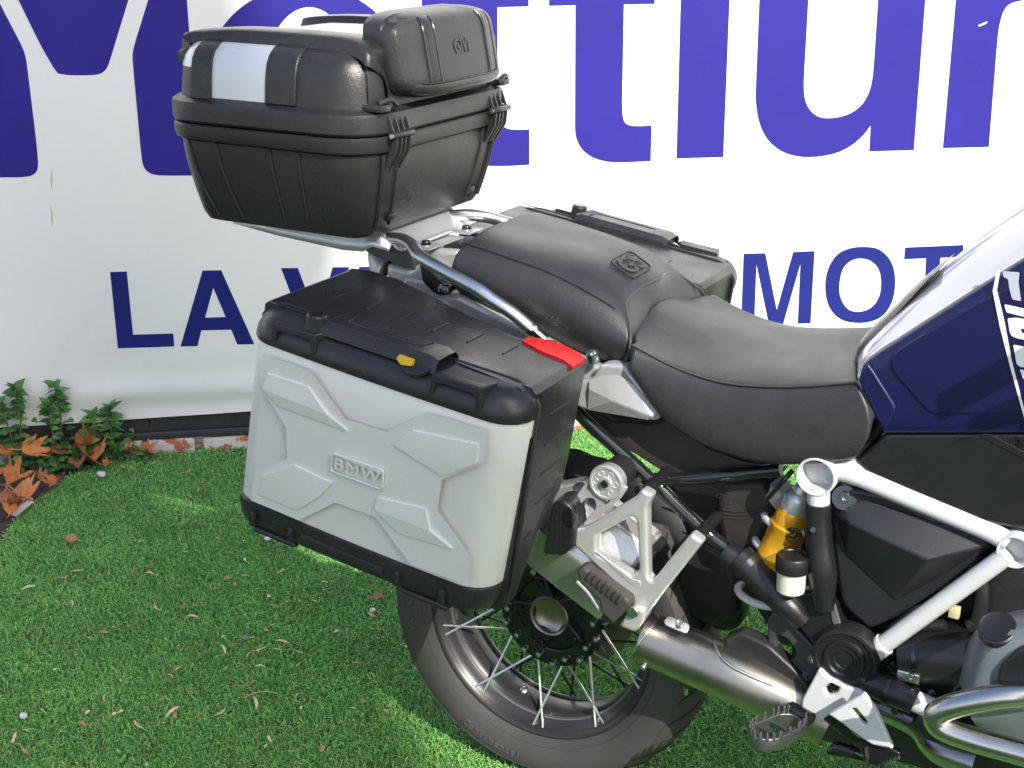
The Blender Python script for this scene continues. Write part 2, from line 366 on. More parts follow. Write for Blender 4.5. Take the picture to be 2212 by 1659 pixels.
# big letters
mt = c9(-330, -420, -60, -420, 700, -420+0, 980, -420)
glyph('letter_m', [c9(-560, -700, 20, -700, 60, -420)[:0]+c9(-420, 1545, 200, 1545, 290, 1528, 335, 1475, 322, 1280, 250, 690, 232, 540, 215, 460, 180, 380, 0, 35, -110, -190, -420, -190)], BIGINK)
glyph('letter_m', [c9(160, 0, 350, 390, 465, 590, 505, 640, 600, 657, 800, 655, 880, 645, 930, 600, 960, 520, 1118, 0, 1175, -190, 70, -190)], BIGINK)
glyph('letter_m', [c9(1290, 0, 1170, 390, 1152, 470, 1158, 570, 1228, 1330, 1245, 1450, 1285, 1500, 1350, 1525, 1450, 1530, 1740, 1528, 1628, 0, 1615, -190, 1350, -190)], BIGINK)
def ell(cu, cv, a, b, n=48, t0=0): return [(cu+a*math.cos(2*math.pi*k/n), cv+b*math.sin(2*math.pi*k/n)*(1)) for k in range(n)]
oc = (658, 175)
glyph('letter_o', [ell(660, 168, 215, 200), ell(668, 172, 96, 157)], BIGINK)
glyph('letter_t', [c10(130, 62, 402, 55, 402, -200, 130, -200, -290, -200, -530, -200, -530, 58, -290, 62, -292, 1050, -270, 1220, -200, 1360, -80, 1430, 60, 1447, 250, 1445, 408, 1435, 408, 1127, 300, 1133, 200, 1120, 150, 1060, 133, 950)], BIGINK)
glyph('letter_t', [c10(1232, 38, 1500, 33, 1500, -200, 580, -200, 580, 50, 810, 45, 806, 1150, 820, 1220, 870, 1310, 960, 1375, 1080, 1410, 1200, 1415, 1330, 1410, 1465, 1402, 1473, 1093, 1360, 1100, 1270, 1093, 1230, 1060, 1215, 960)], BIGINK)
glyph('letter_i', [c10(1732, -200, 2160, -200, 2098, 1368, 1690, 1380)], BIGINK)
glyph('letter_u', [c11(183, -160, 562, -160, 516, 660, 525, 770, 570, 860, 640, 905, 720, 912, 850, 890, 960, 820, 1020, 720, 1050, 600, 1090, 0, 1098, -160, 1465, -160, 1365, 1155, 1022, 1165, 1033, 965, 980, 1040, 870, 1135, 740, 1190, 570, 1213, 440, 1200, 330, 1160, 230, 1070, 170, 940, 148, 790, 148, 700)], BIGINK)
glyph('letter_r', [c11(1702, -160, 2060, -160, 2330, -60, 2220, 0, 2110, 20, 2060, 70, 2030, 160, 2012, 260, 1942, 1130, 1588, 1140)], BIGINK)
# small letters
glyph('letter_l', [c12(168, 243, 300, 240, 350, 740, 668, 730, 676, 833, 230, 848)], SMALLINK)
glyph('letter_a', [c12(725, 833, 900, 232, 1048, 230, 1310, 815, 1175, 817, 1128, 700, 890, 706, 860, 830), c12(985, 368, 1083, 600, 920, 605)], SMALLINK)
glyph('letter_v', [c12(1522, 213, 1655, 212, 1815, 640, 1930, 207, 2062, 205, 1880, 800, 1745, 803)], SMALLINK)
glyph('letter_i', [c12(2138, 203, 2262, 201, 2295, 792, 2170, 795)], SMALLINK)
glyph('letter_m', [c13(258, 200, 430, 195, 520, 645, 650, 186, 820, 178, 788, 750, 686, 753, 708, 280, 570, 760, 458, 763, 360, 285, 342, 765, 237, 768)], SMALLINK)
glyph('letter_o', [crom([Vector((*p, 0)) for p in c13(1205, 145, 1330, 165, 1425, 260, 1458, 400, 1440, 560, 1370, 680, 1270, 735, 1150, 747, 1030, 720, 940, 630, 905, 490, 920, 340, 990, 215, 1090, 160)], 4, True),
    crom([Vector((*p, 0)) for p in c13(1190, 237, 1275, 262, 1330, 330, 1347, 430, 1330, 540, 1270, 625, 1170, 660, 1080, 635, 1025, 545, 1017, 440, 1045, 320, 1110, 255)], 4, True)], SMALLINK)
glyph('letter_t', [c13(1537, 150, 2000, 130, 1993, 222, 1815, 232, 1790, 715, 1680, 720, 1702, 236, 1528, 243)], SMALLINK)
STAIN = mat('dry_stain', (.55, .47, .33), .8)
glyph('banner_stain', [c9(445, 1465, 460, 1540, 450, 1660, 440, 1590)], STAIN)
glyph('banner_stain', [c9(448, 1790, 462, 1880, 455, 1990, 444, 1900)], STAIN)
glyph('banner_scuff', [c11(1857, 195, 1900, 176, 1930, 165, 1925, 180, 1868, 206)], PRINTW, BO+.0012)
# ---- unseen shade blocker added towards the sun: its shade falls on the left of the picture
BLOCKM = mat('blocker_render', (.55, .50, .42), .9, bump=.5, scale=20)
BLOCKTOP = mat('blocker_tiles', (.28, .11, .06), .85, bump=.6, scale=20)
def shade_building():
    # unseen block added for its stepped shadow, 13 m away towards the sun; (a, b): metres across the sun direction, height of the sun ray at the origin
    dep = Vector((math.cos(SUN_AZ), math.sin(SUN_AZ), 0)); hz = Vector((math.sin(SUN_AZ), -math.cos(SUN_AZ), 0)); D = 13.; up = math.tan(SUN_EL)*D
    root = empty('unseen_shade_block', dep*D+hz*3-VZ*.012, 'unseen stepped block added across the yard to shade the left side', 'shade_blocker')
    def solid(nm, prof, d0_, d1_, mm):
        V = [dep*(D+d)+hz*a+VZ*z for d in (d0_, d1_) for a, z in prof]; n = len(prof)
        pydata(nm, V, [list(range(n)), list(range(n, 2*n))]+[[i, (i+1) % n, n+(i+1) % n, n+i] for i in range(n)], mm, root, 30)
    solid('wall', [(.42, -.1), (.42, up+1.60), (6.5, up+1.60), (6.5, -.1)], 0, 6, BLOCKM)
    solid('low_blocker', [(.20, -.1), (.20, up+1.16-.9*math.tan(SUN_EL)), (6.4, up+1.16-.9*math.tan(SUN_EL)), (6.4, -.1)], -.9, -.18, BLOCKM)
    solid('ledge_blocker', [(-.13, up+1.605), (-.13, up+1.90), (6.7, up+1.90), (6.7, up+1.605)], -.16, 0, BLOCKM)  # thin jutting slab added to shape the shadow edge on the banner
    solid('slope_blocker', [(-.16, up+1.905), (.26, up+3.1), (6.3, up+3.1), (6.9, up+1.905)], -.17, .01, BLOCKTOP)
    for k in range(3):
        for zz in (2.2, 5.2, 8.2):
            c = dep*(D-.92)+hz*(1.6+k*1.7)+VZ*zz; box('blocker_window', c, (.04, .9, 1.3), PRINTW, root, .01, ax=(dep, hz, VZ))
shade_building()
# ================================================================== TOP CASE
tcR = empty('top_case', (-.43, 0, 1.0), 'black plastic top case with silver panels and padded backrest behind the seat', 'top case')
def rring(hx, hy, r, cx=0, cy=0, n=7, ns=10, rmap=None):
    """rounded rectangle: (point, outward normal) counter-clockwise from the -y side"""
    out = []
    cs = [(cx+hx-r, cy-hy+r, -90), (cx+hx-r, cy+hy-r, 0), (cx-hx+r, cy+hy-r, 90), (cx-hx+r, cy-hy+r, 180)]
    for i, (x, y, a0) in enumerate(cs):
        for k in range(n+1):
            a = R(a0+90*k/n); out.append((Vector((x+r*math.cos(a), y+r*math.sin(a))), Vector((math.cos(a), math.sin(a)))))
        nx = cs[(i+1) % 4]; a = R(a0+90); p0 = out[-1][0]; an = R(nx[2]); p1 = Vector((nx[0]+r*math.cos(an), nx[1]+r*math.sin(an)))
        for k in range(1, ns): out.append((p0.lerp(p1, k/ns), Vector((math.cos(a), math.sin(a)))))
    return out
TX, THX, THY, TR_ = -.441, .219, .252, .085
tring = rring(THX, THY, TR_, TX, 0)
def tcp(i, ins, z): p, n = tring[i % len(tring)]; q = p-n*ins; return Vector((q.x, q.y, z))
NT = len(tring)
def tcloft(name, prof, m, parent, cap=True, sm=35): return grid(name, [[tcp(i, ins, z) for i in range(NT)] for ins, z in prof], m, parent, closed_v=True, capends=cap, smooth=sm)
tcloft('lower_shell', [(.062, 1.030), (.050, 1.034), (.042, 1.046), (.030, 1.085), (.018, 1.135), (.013, 1.172), (.013, 1.182)], PLAST, tcR)
tcloft('lower_rim', [(.012, 1.176), (.003, 1.181), (.0005, 1.188), (.0005, 1.2035), (.003, 1.206)], PLAST, tcR)
lid = tcloft('lid', [(.006, 1.2075), (.002, 1.209), (-.001, 1.213), (-.001, 1.238), (.0, 1.243), (.010, 1.248), (.016, 1.250), (.018, 1.266), (.022, 1.298), (.028, 1.318), (.040, 1.3324), (.058, 1.3404), (.083, 1.3436)], PLAST, tcR)
# lid profile for things that wrap over the side: (inset, z)
LP = [(.0165, 1.2495), (.0175, 1.26), (.0190, 1.285), (.0220, 1.310), (.0265, 1.331), (.0340, 1.346), (.0470, 1.358), (.062, 1.3645), (.080, 1.368), (.11, 1.371), (.15, 1.373)]
LP = [(a, 1.25+(z-1.25)*.8) for a, z in LP]
def sidept(x, ins, z, off=0., sy=-1):
    # point of the lid's long side at bike x (follows the rounded corners in plan)
    hx, hy, r = THX, THY, TR_; dx = x-TX; ex = abs(dx)-(hx-r); yy = hy
    nx, ny = 0., 1.
    if ex > 0:
        ex = min(ex, r*.999); yy = hy-r+math.sqrt(r*r-ex*ex); nx = math.copysign(ex/r, dx); ny = math.sqrt(1-nx*nx)
    return Vector((x-nx*(ins-off), sy*(yy-ny*(ins-off)), z+off*.6*max(0, (ins-.02)/.06 if ins < .08 else 1)))
def wrap(name, x0, x1, t0, t1, off, m, parent, sy=-1, nx=8, bev=.0):
    rows = []
    for i in range(nx+1):
        x = x0+(x1-x0)*i/nx; rows.append([sidept(x, a, z, off, sy) for a, z in LP[t0:t1]])
    inner = [[sidept(x0+(x1-x0)*i/nx, a, z, -.003, sy) for a, z in LP[t0:t1]] for i in range(nx+1)]
    bm = bmesh.new(); A = [[bm.verts.new(p) for p in r] for r in rows]; B = [[bm.verts.new(p) for p in r] for r in inner]; n, k = len(A), len(A[0])
    for i in range(n-1):
        for j in range(k-1):
            bm.faces.new((A[i][j], A[i+1][j], A[i+1][j+1], A[i][j+1]))
    for i in range(n-1):
        bm.faces.new((A[i][0], A[i+1][0], B[i+1][0], B[i][0])); bm.faces.new((A[i][-1], A[i+1][-1], B[i+1][-1], B[i][-1]))
    for j in range(k-1):
        bm.faces.new((A[0][j], A[0][j+1], B[0][j+1], B[0][j])); bm.faces.new((A[-1][j], A[-1][j+1], B[-1][j+1], B[-1][j]))
    o = frombm(name, bm, m, parent, 40)
    b = o.modifiers.new('b', 'BEVEL'); b.width = .0022; b.segments = 2; b.limit_method = 'ANGLE'; b.angle_limit = R(50)
    return o
SILVC = mat('silver_insert', (.64, .66, .68), .34, metal=.35, bump=.06, scale=900)
xs = lambda u, v: Y((u, v), -.235).x
xa, xb, xc, xd, xe = -.652, xs(414, 200), xs(458, 200), xs(575, 215), xs(641, 225)
for sy in (-1, 1):
    wrap('silver_panel', xc-.004, xd+.004, 0, 11, .0012, SILVC, lid, sy)
    wrap('silver_panel', xa+.006, xb+.004, 3, 10, .0012, SILVC, lid, sy)
    s1_ = wrap('strap', xb, xc, 0, 10, .0055, PLAST, lid, sy); s2_ = wrap('strap', xd, xe, 0, 10, .0055, PLAST, lid, sy)
    wrap('strap', -.236, -.2225, 0, 8, .005, PLAST, lid, sy, 4)
    # raised frame running front to back over the straps
    pts = [sidept(-.2225, .0175, 1.256, .003, sy), sidept(-.2225, .019, 1.285, .004, sy), sidept(-.225, .026, 1.315, .005, sy), Vector((-.246, sy*.196, 1.338)), Vector((-.275, sy*.190, 1.354)), Vector((-.33, sy*.186, 1.360)), Vector((xd-.06, sy*.184, 1.361)), Vector((xc-.02, sy*.185, 1.358)), Vector((xb-.04, sy*.190, 1.350)), Vector((xa+.045, sy*.197, 1.336)), Vector((xa+.022, sy*.200, 1.322))]
    rows = []
    CR = crom(pts, 5); nn = len(CR)
    for i_, p in enumerate(CR):
        f = min(1, .16+.84*max(0, (i_-8)/8)); dx_ = (1-f)*.010
        rows.append([p+Vector((dx_*.6, sy*(.014*f-.002*(1-f)), -.022*f)), p+Vector((dx_, sy*(.011*f), -.004*f)), p+Vector((dx_, sy*.006*f, .0)), p+Vector((dx_*.5, -sy*.02*f, .002*f)), p+Vector((0, -sy*.05*f, .001*f)), p+Vector((-dx_*.8, -sy*.06*f, -.016*f))])
    grid('frame_rail', rows, PLAST, lid, smooth=45)
top_plate = grid('top_panel', [[Vector((TX-.14+.035*i, -.095+.019*j, 1.3525-.03*abs((i-4)/4)**3*.3)) for j in range(11)] for i in range(9)], SILVC, lid, thick=.006)
SCR = mat('scratch', (.012, .012, .013), .6)
for a, b, w_ in (((560, 178), (566, 182), 1), ((577, 180), (587, 180), 1), ((610, 176), (634, 174), 1.2)):
    pa, pb = [sidept(Y(p, -.235).x, .0215, Y(p, -.235).z, .0008) for p in (a, b)]
    tube('scratch', [pa, pa.lerp(pb, .4)+VZ*.0008, pb], [.0006, .0009, .0004], SCR, lid, seg=6)
# lower shell ribs on the near and far side
for sy in (-1, 1):
    for x0_, x1_ in ((xs(405, 300), xs(420, 300)), (xs(470, 300), xs(484, 300)), (xs(586, 320), xs(600, 320)), (xs(648, 330), xs(662, 330))):
        pts = []
        for ins, z, k in ((.0125, 1.176, 0), (.018, 1.135, .15), (.030, 1.085, .5), (.041, 1.047, .85)):
            x = x0_+(TX-x0_)*k*.22+.012*k; p = sidept(x, ins, z, .0008, sy); pts.append(p)
        tube('shell_rib', pts, [.0022, .0024, .0022, .001], PLAST, tcR, smooth=4, seg=8)
# front face: corner posts and hinges
FXF = TX+THX
for yh, s in ((-.161, -1), (.17, 1)):
    h = box('hinge', (FXF+.004, yh, 1.2085), (.014, .052, .012), PLAST2, tcR, .003)
    lathe('hinge_pin', [(.0045, -.032), (.0055, -.030), (.0055, .030), (.0045, .032)], (FXF+.010, yh, 1.2085), VY, PLAST2, h, 12)
    bolt('pin_end', (FXF+.010, yh-.031, 1.2085), -VY, .0042, .004, STEEL, h, False)
    for k in range(4):
        y = yh-.024+.016*k
        pydata('hinge_fin', [(FXF-.001, y-.0018, 1.216), (FXF+.009, y-.0018, 1.214), (FXF-.001, y-.0018, 1.241), (FXF-.001, y+.0018, 1.216), (FXF+.009, y+.0018, 1.214), (FXF-.001, y+.0018, 1.241)], [(0, 1, 2), (3, 4, 5), (0, 1, 4, 3), (1, 2, 5, 4), (0, 2, 5, 3)], PLAST2, h)
    for k in (-1, 1):
        y = yh+k*.013
        f = [(FXF+.006, 1.204), (FXF+.013, 1.203), (FXF+.010, 1.180), (FXF-.010, 1.148), (FXF-.014, 1.150)]
        for dy in (-.007, .007):
            V = [(x, y+dy+d, z) for d in (-.0022, .0022) for x, z in f]
            pydata('hinge_leg', V, [range(5), range(5, 10)]+[[i, (i+1) % 5, 5+(i+1) % 5, 5+i] for i in range(5)], PLAST2, h)
for s in (-1, 1):
    for yy, wd in ((.192, .010), (.150, .006)):
        pts = [Vector((FXF-ins+.0005, s*(yy-ins*.5), z)) for ins, z in ((.0125, 1.176), (.018, 1.135), (.030, 1.085), (.041, 1.047))]
        tube('front_post', pts, [wd*.5, wd*.5, wd*.45, wd*.4], PLAST, tcR, smooth=4, seg=10)
    bx_ = box('shell_notch', (FXF-.036, s*.135, 1.062), (.012, .022, .012), INK, tcR, .002)
# clips of the backrest
for s in (-1, 1):
    y = s*.20
    b_ = box('backrest_bracket', (FXF-.013, y, 1.2535), (.036, .030, .012), PLAST2, tcR, .003)
    tube('bracket_loop', [(FXF-.002, y+.014*s, 1.262), (FXF+.006, y-.01*s, 1.266), (FXF+.004, y-.03*s, 1.256)], .0045, PLAST2, b_, smooth=4)
# padded backrest
def padpt(a, b, d, front=.0):
    """a,b in -1..1 over the cushion (y, height); d 0 back .. 1 front edge; front: extra swell of the face"""
    hy, hz = .162, .069; y = hy*a*(1-.13*b**6); z = hz*b*(1-.13*a**6)
    return Vector((-.262+.040*d+front-.20*(z+hz)-.010*(abs(y)/hy)**2.5, y*(1-.03*(1-d)), 1.258+hz+z))
def padsurf(a, b):
    ls = min(1, (abs(a)**9+abs(b)**9)**(1/9)); return padpt(a, b, 1, .044*math.sqrt(max(0, 1-ls**7)))
def padgrid(fn, n=24, k=14): return [[fn(-1+2*i/n, -1+2*j/k) for j in range(k+1)] for i in range(n+1)]
rim = []
N_ = 56
def perim(t):
    a = t*8 % 8
    if a < 2: return (-1+a, -1)
    if a < 4: return (1, -1+a-2)
    if a < 6: return (1-(a-4), 1)
    return (-1, 1-(a-6))
bm = bmesh.new(); rings = []; N_ = 96
for l in (.05, .2, .35, .5, .62, .72, .80, .86, .90, .93, .955, .975, .988, .996, 1.0): rings.append([bm.verts.new(padsurf(*[q*l for q in perim(i/N_)])) for i in range(N_)])
for d in (.7, .4, .1): rings.append([bm.verts.new(padpt(*perim(i/N_), d)) for i in range(N_)])
rings.append([bm.verts.new(padpt(*[q*.9 for q in perim(i/N_)], 0)) for i in range(N_)])
for A, B in zip(rings, rings[1:]):
    for i in range(N_): bm.faces.new((A[i], A[(i+1) % N_], B[(i+1) % N_], B[i]))
bm.faces.new(rings[0]); bm.faces.new(rings[-1])
pad = frombm('backrest_cushion', bm, PAD, tcR, 70)
def padband(name, a0, a1, b0, b1, m, off=.0022, n=10, k=18):
    rows = [[padsurf(a0+(a1-a0)*i/n, b0+(b1-b0)*j/k)+Vector((off*(1 if 0 < i < n and 0 < j < k else -.3), 0, 0)) for j in range(k+1)] for i in range(n+1)]
    return grid(name, rows, m, pad, smooth=60)
padband('bolster', -.95, -.68, -.60, .97, mat('carbon_look_vinyl', (.024, .024, .026), .3, bump=1.0, scale=1600), .0012)
padband('glossy_band', -.67, -.50, -.60, .985, PADG, .0016)
padband('glossy_band', .52, .69, -.60, .985, PADG, .0016)
padband('lower_band', -.90, .90, -.97, -.62, PADG, .0016, 24, 8)
for a in (-.675, -.495, .515, .695): tube('seam', [padsurf(a, b/10)+Vector((.0018, 0, 0)) for b in range(-6, 10)], .0013, PADG, pad, seg=6)
tube('seam', [padsurf(a/10, -.61)+Vector((.002, 0, 0)) for a in range(-8, 9)], .0011, PADG, pad, seg=6)
pc = padsurf(-.02, .13); ey_ = (padsurf(-.02, .25)-padsurf(-.02, 0)).normalized(); ex_ = VY.copy()
text('logo', 'GIVI', (pc+ex_.cross(ey_)*.0008, ex_, ey_), .034, .0016, PADG, pad, bold=.0006, sx=.8)
# ---- mounting plate under the case
sp = [X(p, -.235) for p in c1(1225, 1415, 1310, 1320, 1400, 1300, 1450, 1350)]
rackm = mat('rack_aluminium', (.60, .61, .63), .33, metal=.7, bump=.1, scale=600)
ra = empty('luggage_rack', (-.42, 0, 1.0), 'silver bent sheet luggage rack bolted under the black top case', 'rack')
ra['category'] = 'rack'
rows = []
for x, z in ((-.60, 1.0335), (-.33, 1.0335), (-.305, 1.034), (-.294, 1.0325), (-.286, 1.028), (-.256, 1.0055), (-.250, 1.003), (-.243, 1.0025)):
    rows.append([Vector((x, y, z)) for y in (-.118, -.11, -.06, 0, .06, .11, .118)])
grid('rack_plate', rows, rackm, ra, thick=.0035, smooth=25)
for s in (-1, 1):
    tb = box('rack_tab', (-.226, s*.070, 1.0015), (.042, .052, .0035), rackm, ra, .0012)
    lathe('washer', [(.011, 0), (.011, .002), (0, .002)], (-.226, s*.070, 1.0028), VZ, STEEL, ra, 16); bolt('rack_bolt', (-.226, s*.070, 1.0045), VZ, .0085, .006, GLOSSBLK, ra)
    rows = [[Vector((x, s*(.117+.004*k), z0+(z1-z0)*k/3)) for k in range(4)] for x, z0, z1 in ((-.60, 1.032, 1.01), (-.50, 1.032, .999), (-.36, 1.032, .990), (-.32, 1.032, .992), (-.30, 1.030, 1.004), (-.265, 1.012, 1.000))]
    grid('rack_flange', rows, rackm, ra, thick=.0035)
# ================================================================== PANNIERS
PT = R(8.0)
E1 = Vector((math.cos(PT), 0, -math.sin(PT))); E2 = Vector((math.sin(PT), 0, math.cos(PT)))
PO = Vector((-.094, -.47, .774))         # middle of the outer face of the near pannier
SILVF = SILV
def pannier(side, label):
    n_ = Vector((0, side, 0))            # outward
    o_ = Vector((PO.x, side*.47, PO.z))
    def L(a, h, d):
        h = h if h < .13 else (.13+(h-.13)*.74 if h < .19 else .1744+(h-.19)); return o_+E1*a+E2*h-n_*d       # a forward, h up, d depth inwards from the outer face
    root = empty('pannier_case', L(0, -.19, .05), label, 'pannier')
    # plan outline of the outer cover: half ellipse-cornered box, d from 0 (outer) to DC
    HL, RC = .2385, .052; DC = .062
    def plan(inset=0., hl=HL, dc=DC, n=8, bow=.006):
        RC_ = max(.006, RC-max(0, inset))
        Q = [(-(hl-inset), dc)]+[(-(hl-inset)+RC_*(1-math.cos(R(90*k/n))), inset+RC_*(1-math.sin(R(90*k/n)))) for k in range(n+1)]
        m_ = 10; x0, x1 = Q[-1][0], -Q[-1][0]
        mid = [(x0+(x1-x0)*k/m_, inset-bow*math.sin(math.pi*k/m_)*.6) for k in range(1, m_)]
        return Q+mid+[(-a, d) for a, d in reversed(Q)]
    def cover(name, prof, m, par, sm=35):
        rows = [[L(a+.035*h, h, d) for a, d in plan(ins, dc=DC)] for ins, h, sk in prof]
        return grid(name, rows, m, par, capends=True, smooth=sm)
    SK = -.06  # slight taper
    # silver shell
    silver = cover('silver_cover', [(.004, -.151, 0), (.0005, -.147, 0), (.0, -.06, 0), (.0, .05, 0), (.0005, .124, 0), (.003, .130, 0)], SILVF, root)
    cover('lid_band', [(.003, .1255, 0), (-.002, .127, 0), (-.003, .131, 0), (-.002, .150, 0), (.004, .168, 0), (.014, .181, 0), (.030, .188, 0), (.050, .190, 0)], PLAST2, root)
    base = cover('base_band', [(.040, -.203, 0), (.022, -.201, 0), (.008, -.194, 0), (.0, -.181, 0), (-.003, -.160, 0), (-.003, -.150, 0), (.001, -.1475, 0)], PLAST2, root)
    # rear shell (the half that hangs on the bike) with its cut-out towards the wheel
    levels = [(.188, 1.0), (.186, 1.0), (.176, 1.0), (.10, .97), (.0, .93), (-.04, .86), (-.09, .52), (-.16, .30), (-.195, .2), (-.202, .19)]
    inner = [(.236, .235), (.212, .236), (.120, .226), (.01, .256), (-.085, .288), (-.15, .308), (-.215, .310), (-.234, .296)]
    rows = []
    for i, (h, f) in enumerate(levels):
        ed = .0 if 0 < i < len(levels)-1 else .012
        ed = {0: .014, 1: .008, 2: .0, 8: .004, 9: .012}.get(i, 0.)
        P = [(-.2415+ed, DC-.006), (.2415-ed, DC-.006), (.2425-ed, DC+.06*f+.02), (.2425-ed, (DC+(.235-DC)*f)*1.0-.015)]
        P += [(min(a, .2425-ed), DC+(d-ed-DC)*f+.012*(1-f)) for a, d in inner]
        P += [(-.2415+ed, DC+(.27-DC)*f), (-.2415+ed, DC+.06*f+.02)]
        rows.append([L(a, h, d) for a, d in P])
    sh = grid('inner_shell', rows, PLAST2, root, closed_v=True, capends=True, smooth=32)
    bv = sh.modifiers.new('b', 'BEVEL'); bv.width = .006; bv.segments = 3; bv.limit_method = 'ANGLE'; bv.angle_limit = R(40)
    # joint lips between cover and shell
    lip = [(.1885, -.205), (.180, -.232), (.15, -.2455), (0, -.2455), (-.155, -.2455), (-.188, -.236), (-.202, -.205)]
    path = [L(a, h, DC) for h, a in lip]+[L(-a, h, DC) for h, a in reversed(lip)]
    tube('joint_lip', path, .0035, PLAST2, sh, seg=8, closed=True)
    path2 = [L(a*.995, h*1.0+.001, DC+.028) for h, a in lip[1:4]]
    # ribs on top and on the front side
    for k in range(6):
        a = -.19+.062*k+.02; 
        tube('top_rib', [L(a, .1885, DC+.075), L(a, .189, DC+.11), L(a, .1885, DC+.125)], .0018, PLAST2, sh, seg=6)
    for k in range(5):
        h = .115-.05*k; f = 1 if h > -.05 else .5
        tube('side_rib', [L(.2425, h, DC+.05*f), L(.2432, h+.001, DC+.09*f), L(.2425, h+.002, DC+.115*f)], .0016, PLAST2, sh, seg=6)
    # embossed star on the cover
    def face(px): 
        q = hit(px[0], px[1], (0, -.472, 0), (0, 1, 0))-PO; return (q.dot(E1), q.dot(E2))
    X_out = [face(p) for p in c2(172, 398, 400, 482, 560, 702, 752, 762, 935, 672, 1222, 758, 1212, 905, 1010, 985, 990, 1128, 1142, 1335, 1138, 1482, 862, 1378, 700, 1158, 512, 1092, 345, 1175, 120, 1082, 140, 945, 290, 888, 285, 742, 160, 545)]
    bm = bmesh.new(); vs = [bm.verts.new(L(a, h, -.0035)) for a, h in X_out]; f = bm.faces.new(vs)
    r1 = bmesh.ops.inset_region(bm, faces=[f], thickness=.019, depth=0, use_even_offset=True)
    if f.normal.dot(n_) < 0: f.normal_flip()
    for v in f.verts: v.co += n_*.0110
    # skirt back to the cover
    for v in vs: v.co -= n_*.004
    st = frombm('embossed_star', bm, SILVF, silver, 12)
    b2 = st.modifiers.new('b', 'BEVEL'); b2.width = .0022; b2.segments = 2; b2.limit_method = 'ANGLE'; b2.angle_limit = R(12)
    # darker folded facets across the waist of the star
    c16 = conv(475.1, 539.8, .4819)
    for q in ((230, 545, 415, 605, 500, 725, 215, 612, 590, 800, 285, 690), (880, 800, 1175, 862, 1168, 945, 800, 858, 1015, 1003, 905, 930), (350, 955, 520, 1035, 470, 1090, 215, 1000, 365, 1155, 200, 1085), (725, 1100, 940, 1150, 960, 1245, 715, 1150, 1055, 1325, 820, 1258)):
        P = [face(p) for p in c16(*q)]
        V = [L(a, h, d) for (a, h), d in zip(P, (-.0140, -.0140, -.0160, -.0160, -.0138, -.0138))]+[L(a, h, -.006) for a, h in P]
        # 0-1 top, 2-3 ridge, 4-5 bottom
        pydata('star_facet', V, [(0, 1, 2, 3), (3, 2, 4, 5), (1, 2, 8, 7), (2, 4, 10, 8), (0, 3, 9, 6), (3, 5, 11, 9), (4, 5, 11, 10), (0, 1, 7, 6)], SILVF, silver, 10)
    # badge
    bc = [face(p) for p in c2(505, 852, 748, 935, 742, 1032, 498, 942)]
    fr = (L(0, 0, -.0165), E1 if side < 0 else -E1, E2)
    sgn = 1 if side < 0 else -1
    out = rpoly([Vector((sgn*a, h)) for a, h in bc], .006); inn = rpoly([Vector((sgn*(a+(sum(q[0] for q in bc)/4-a)*.06), h+(sum(q[1] for q in bc)/4-h)*.15)) for a, h in bc], .005)
    shape('badge_frame', [out, inn], fr, .0045, .0014, SILVF, silver)
    if side < 0:
        mx_, my_ = sum(q[0] for q in bc)/4, sum(q[1] for q in bc)/4
        ang = math.atan2(bc[1][1]-bc[0][1], bc[1][0]-bc[0][0]); ex = E1*math.cos(ang)+E2*math.sin(ang); ey = E2*math.cos(ang)-E1*math.sin(ang)
        text('badge_lettering', 'BMW', (L(mx_, my_, -.0158), ex, ey), .027, .0034, SILVF, silver, sx=1.2, spacing=1.2)
    # two hinge covers on the lid: an inverted U in front, a flat plate on top
    def Lr(a, h, d): return o_+E1*a+E2*h-n_*d
    for U, top in ((c2(212, 258, 412, 314, 416, 408, 398, 410, 386, 344, 372, 334, 250, 298, 234, 302, 228, 348, 210, 344), c2(500, 290, 300, 222)), (c2(958, 492, 1188, 562, 1184, 664, 1156, 662, 1158, 604, 1146, 590, 990, 540, 972, 542, 964, 592, 940, 588), c2(1258, 540, 1052, 462))):
        q = [face(p) for p in U]; fr2 = (Lr(0, 0, -.0075), E1*sgn, E2)
        hb = shape('hinge_cover', [rpoly([Vector((sgn*a, h)) for a, h in q], .0022, 3)], fr2, .020, .0022, PLAST2, root)
        tt = []
        for p in top:
            k_ = hit(p[0], p[1], PO+E2*.1775, E2)-PO; tt.append((k_.dot(E1), .1775, k_.y))
        P4 = [(q[0][0], q[0][1]-.0008, -.0065), (q[1][0], q[1][1]-.0008, -.0065), tt[0], tt[1]]
        V = [Lr(*p) for p in P4]+[Lr(a, h-.012, d) for a, h, d in P4]
        tp_ = pydata('hinge_top', V, [(0, 1, 2, 3), (4, 5, 6, 7), (0, 1, 5, 4), (1, 2, 6, 5), (2, 3, 7, 6), (3, 0, 4, 7)], PLAST2, hb, 25)
        b3 = tp_.modifiers.new('b', 'BEVEL'); b3.width = .0018; b3.segments = 2
    # carrying handle with lock and release lever
    hd = []
    for d, h in ((.004, .1835), (.0065, .199), (.013, .2065), (.040, .2075), (.060, .2065), (.070, .197), (.072, .184)):
        hd.append([L(a, h-(.004 if abs(a) > .095 else 0), d) for a in (-.102, -.098, -.09, -.05, 0, .05, .088, .098, .102)])
    han = grid('carry_handle', hd, PLAST2, root, smooth=30, capends=False)
    for pts in ([(-.075, .055), (-.068, .030), (.060, .030), (.066, .055)],):
        tube('handle_groove', [L(a, .2072, d) for a, d in pts], .0013, GLOSSBLK, han, seg=6)
    lathe('key_lock', [(.019, -.022), (.016, .0), (.0155, .010), (.0135, .0125), (.0, .0125)], L(-.116, .197, .016), E2, PLAST2, root, 24)
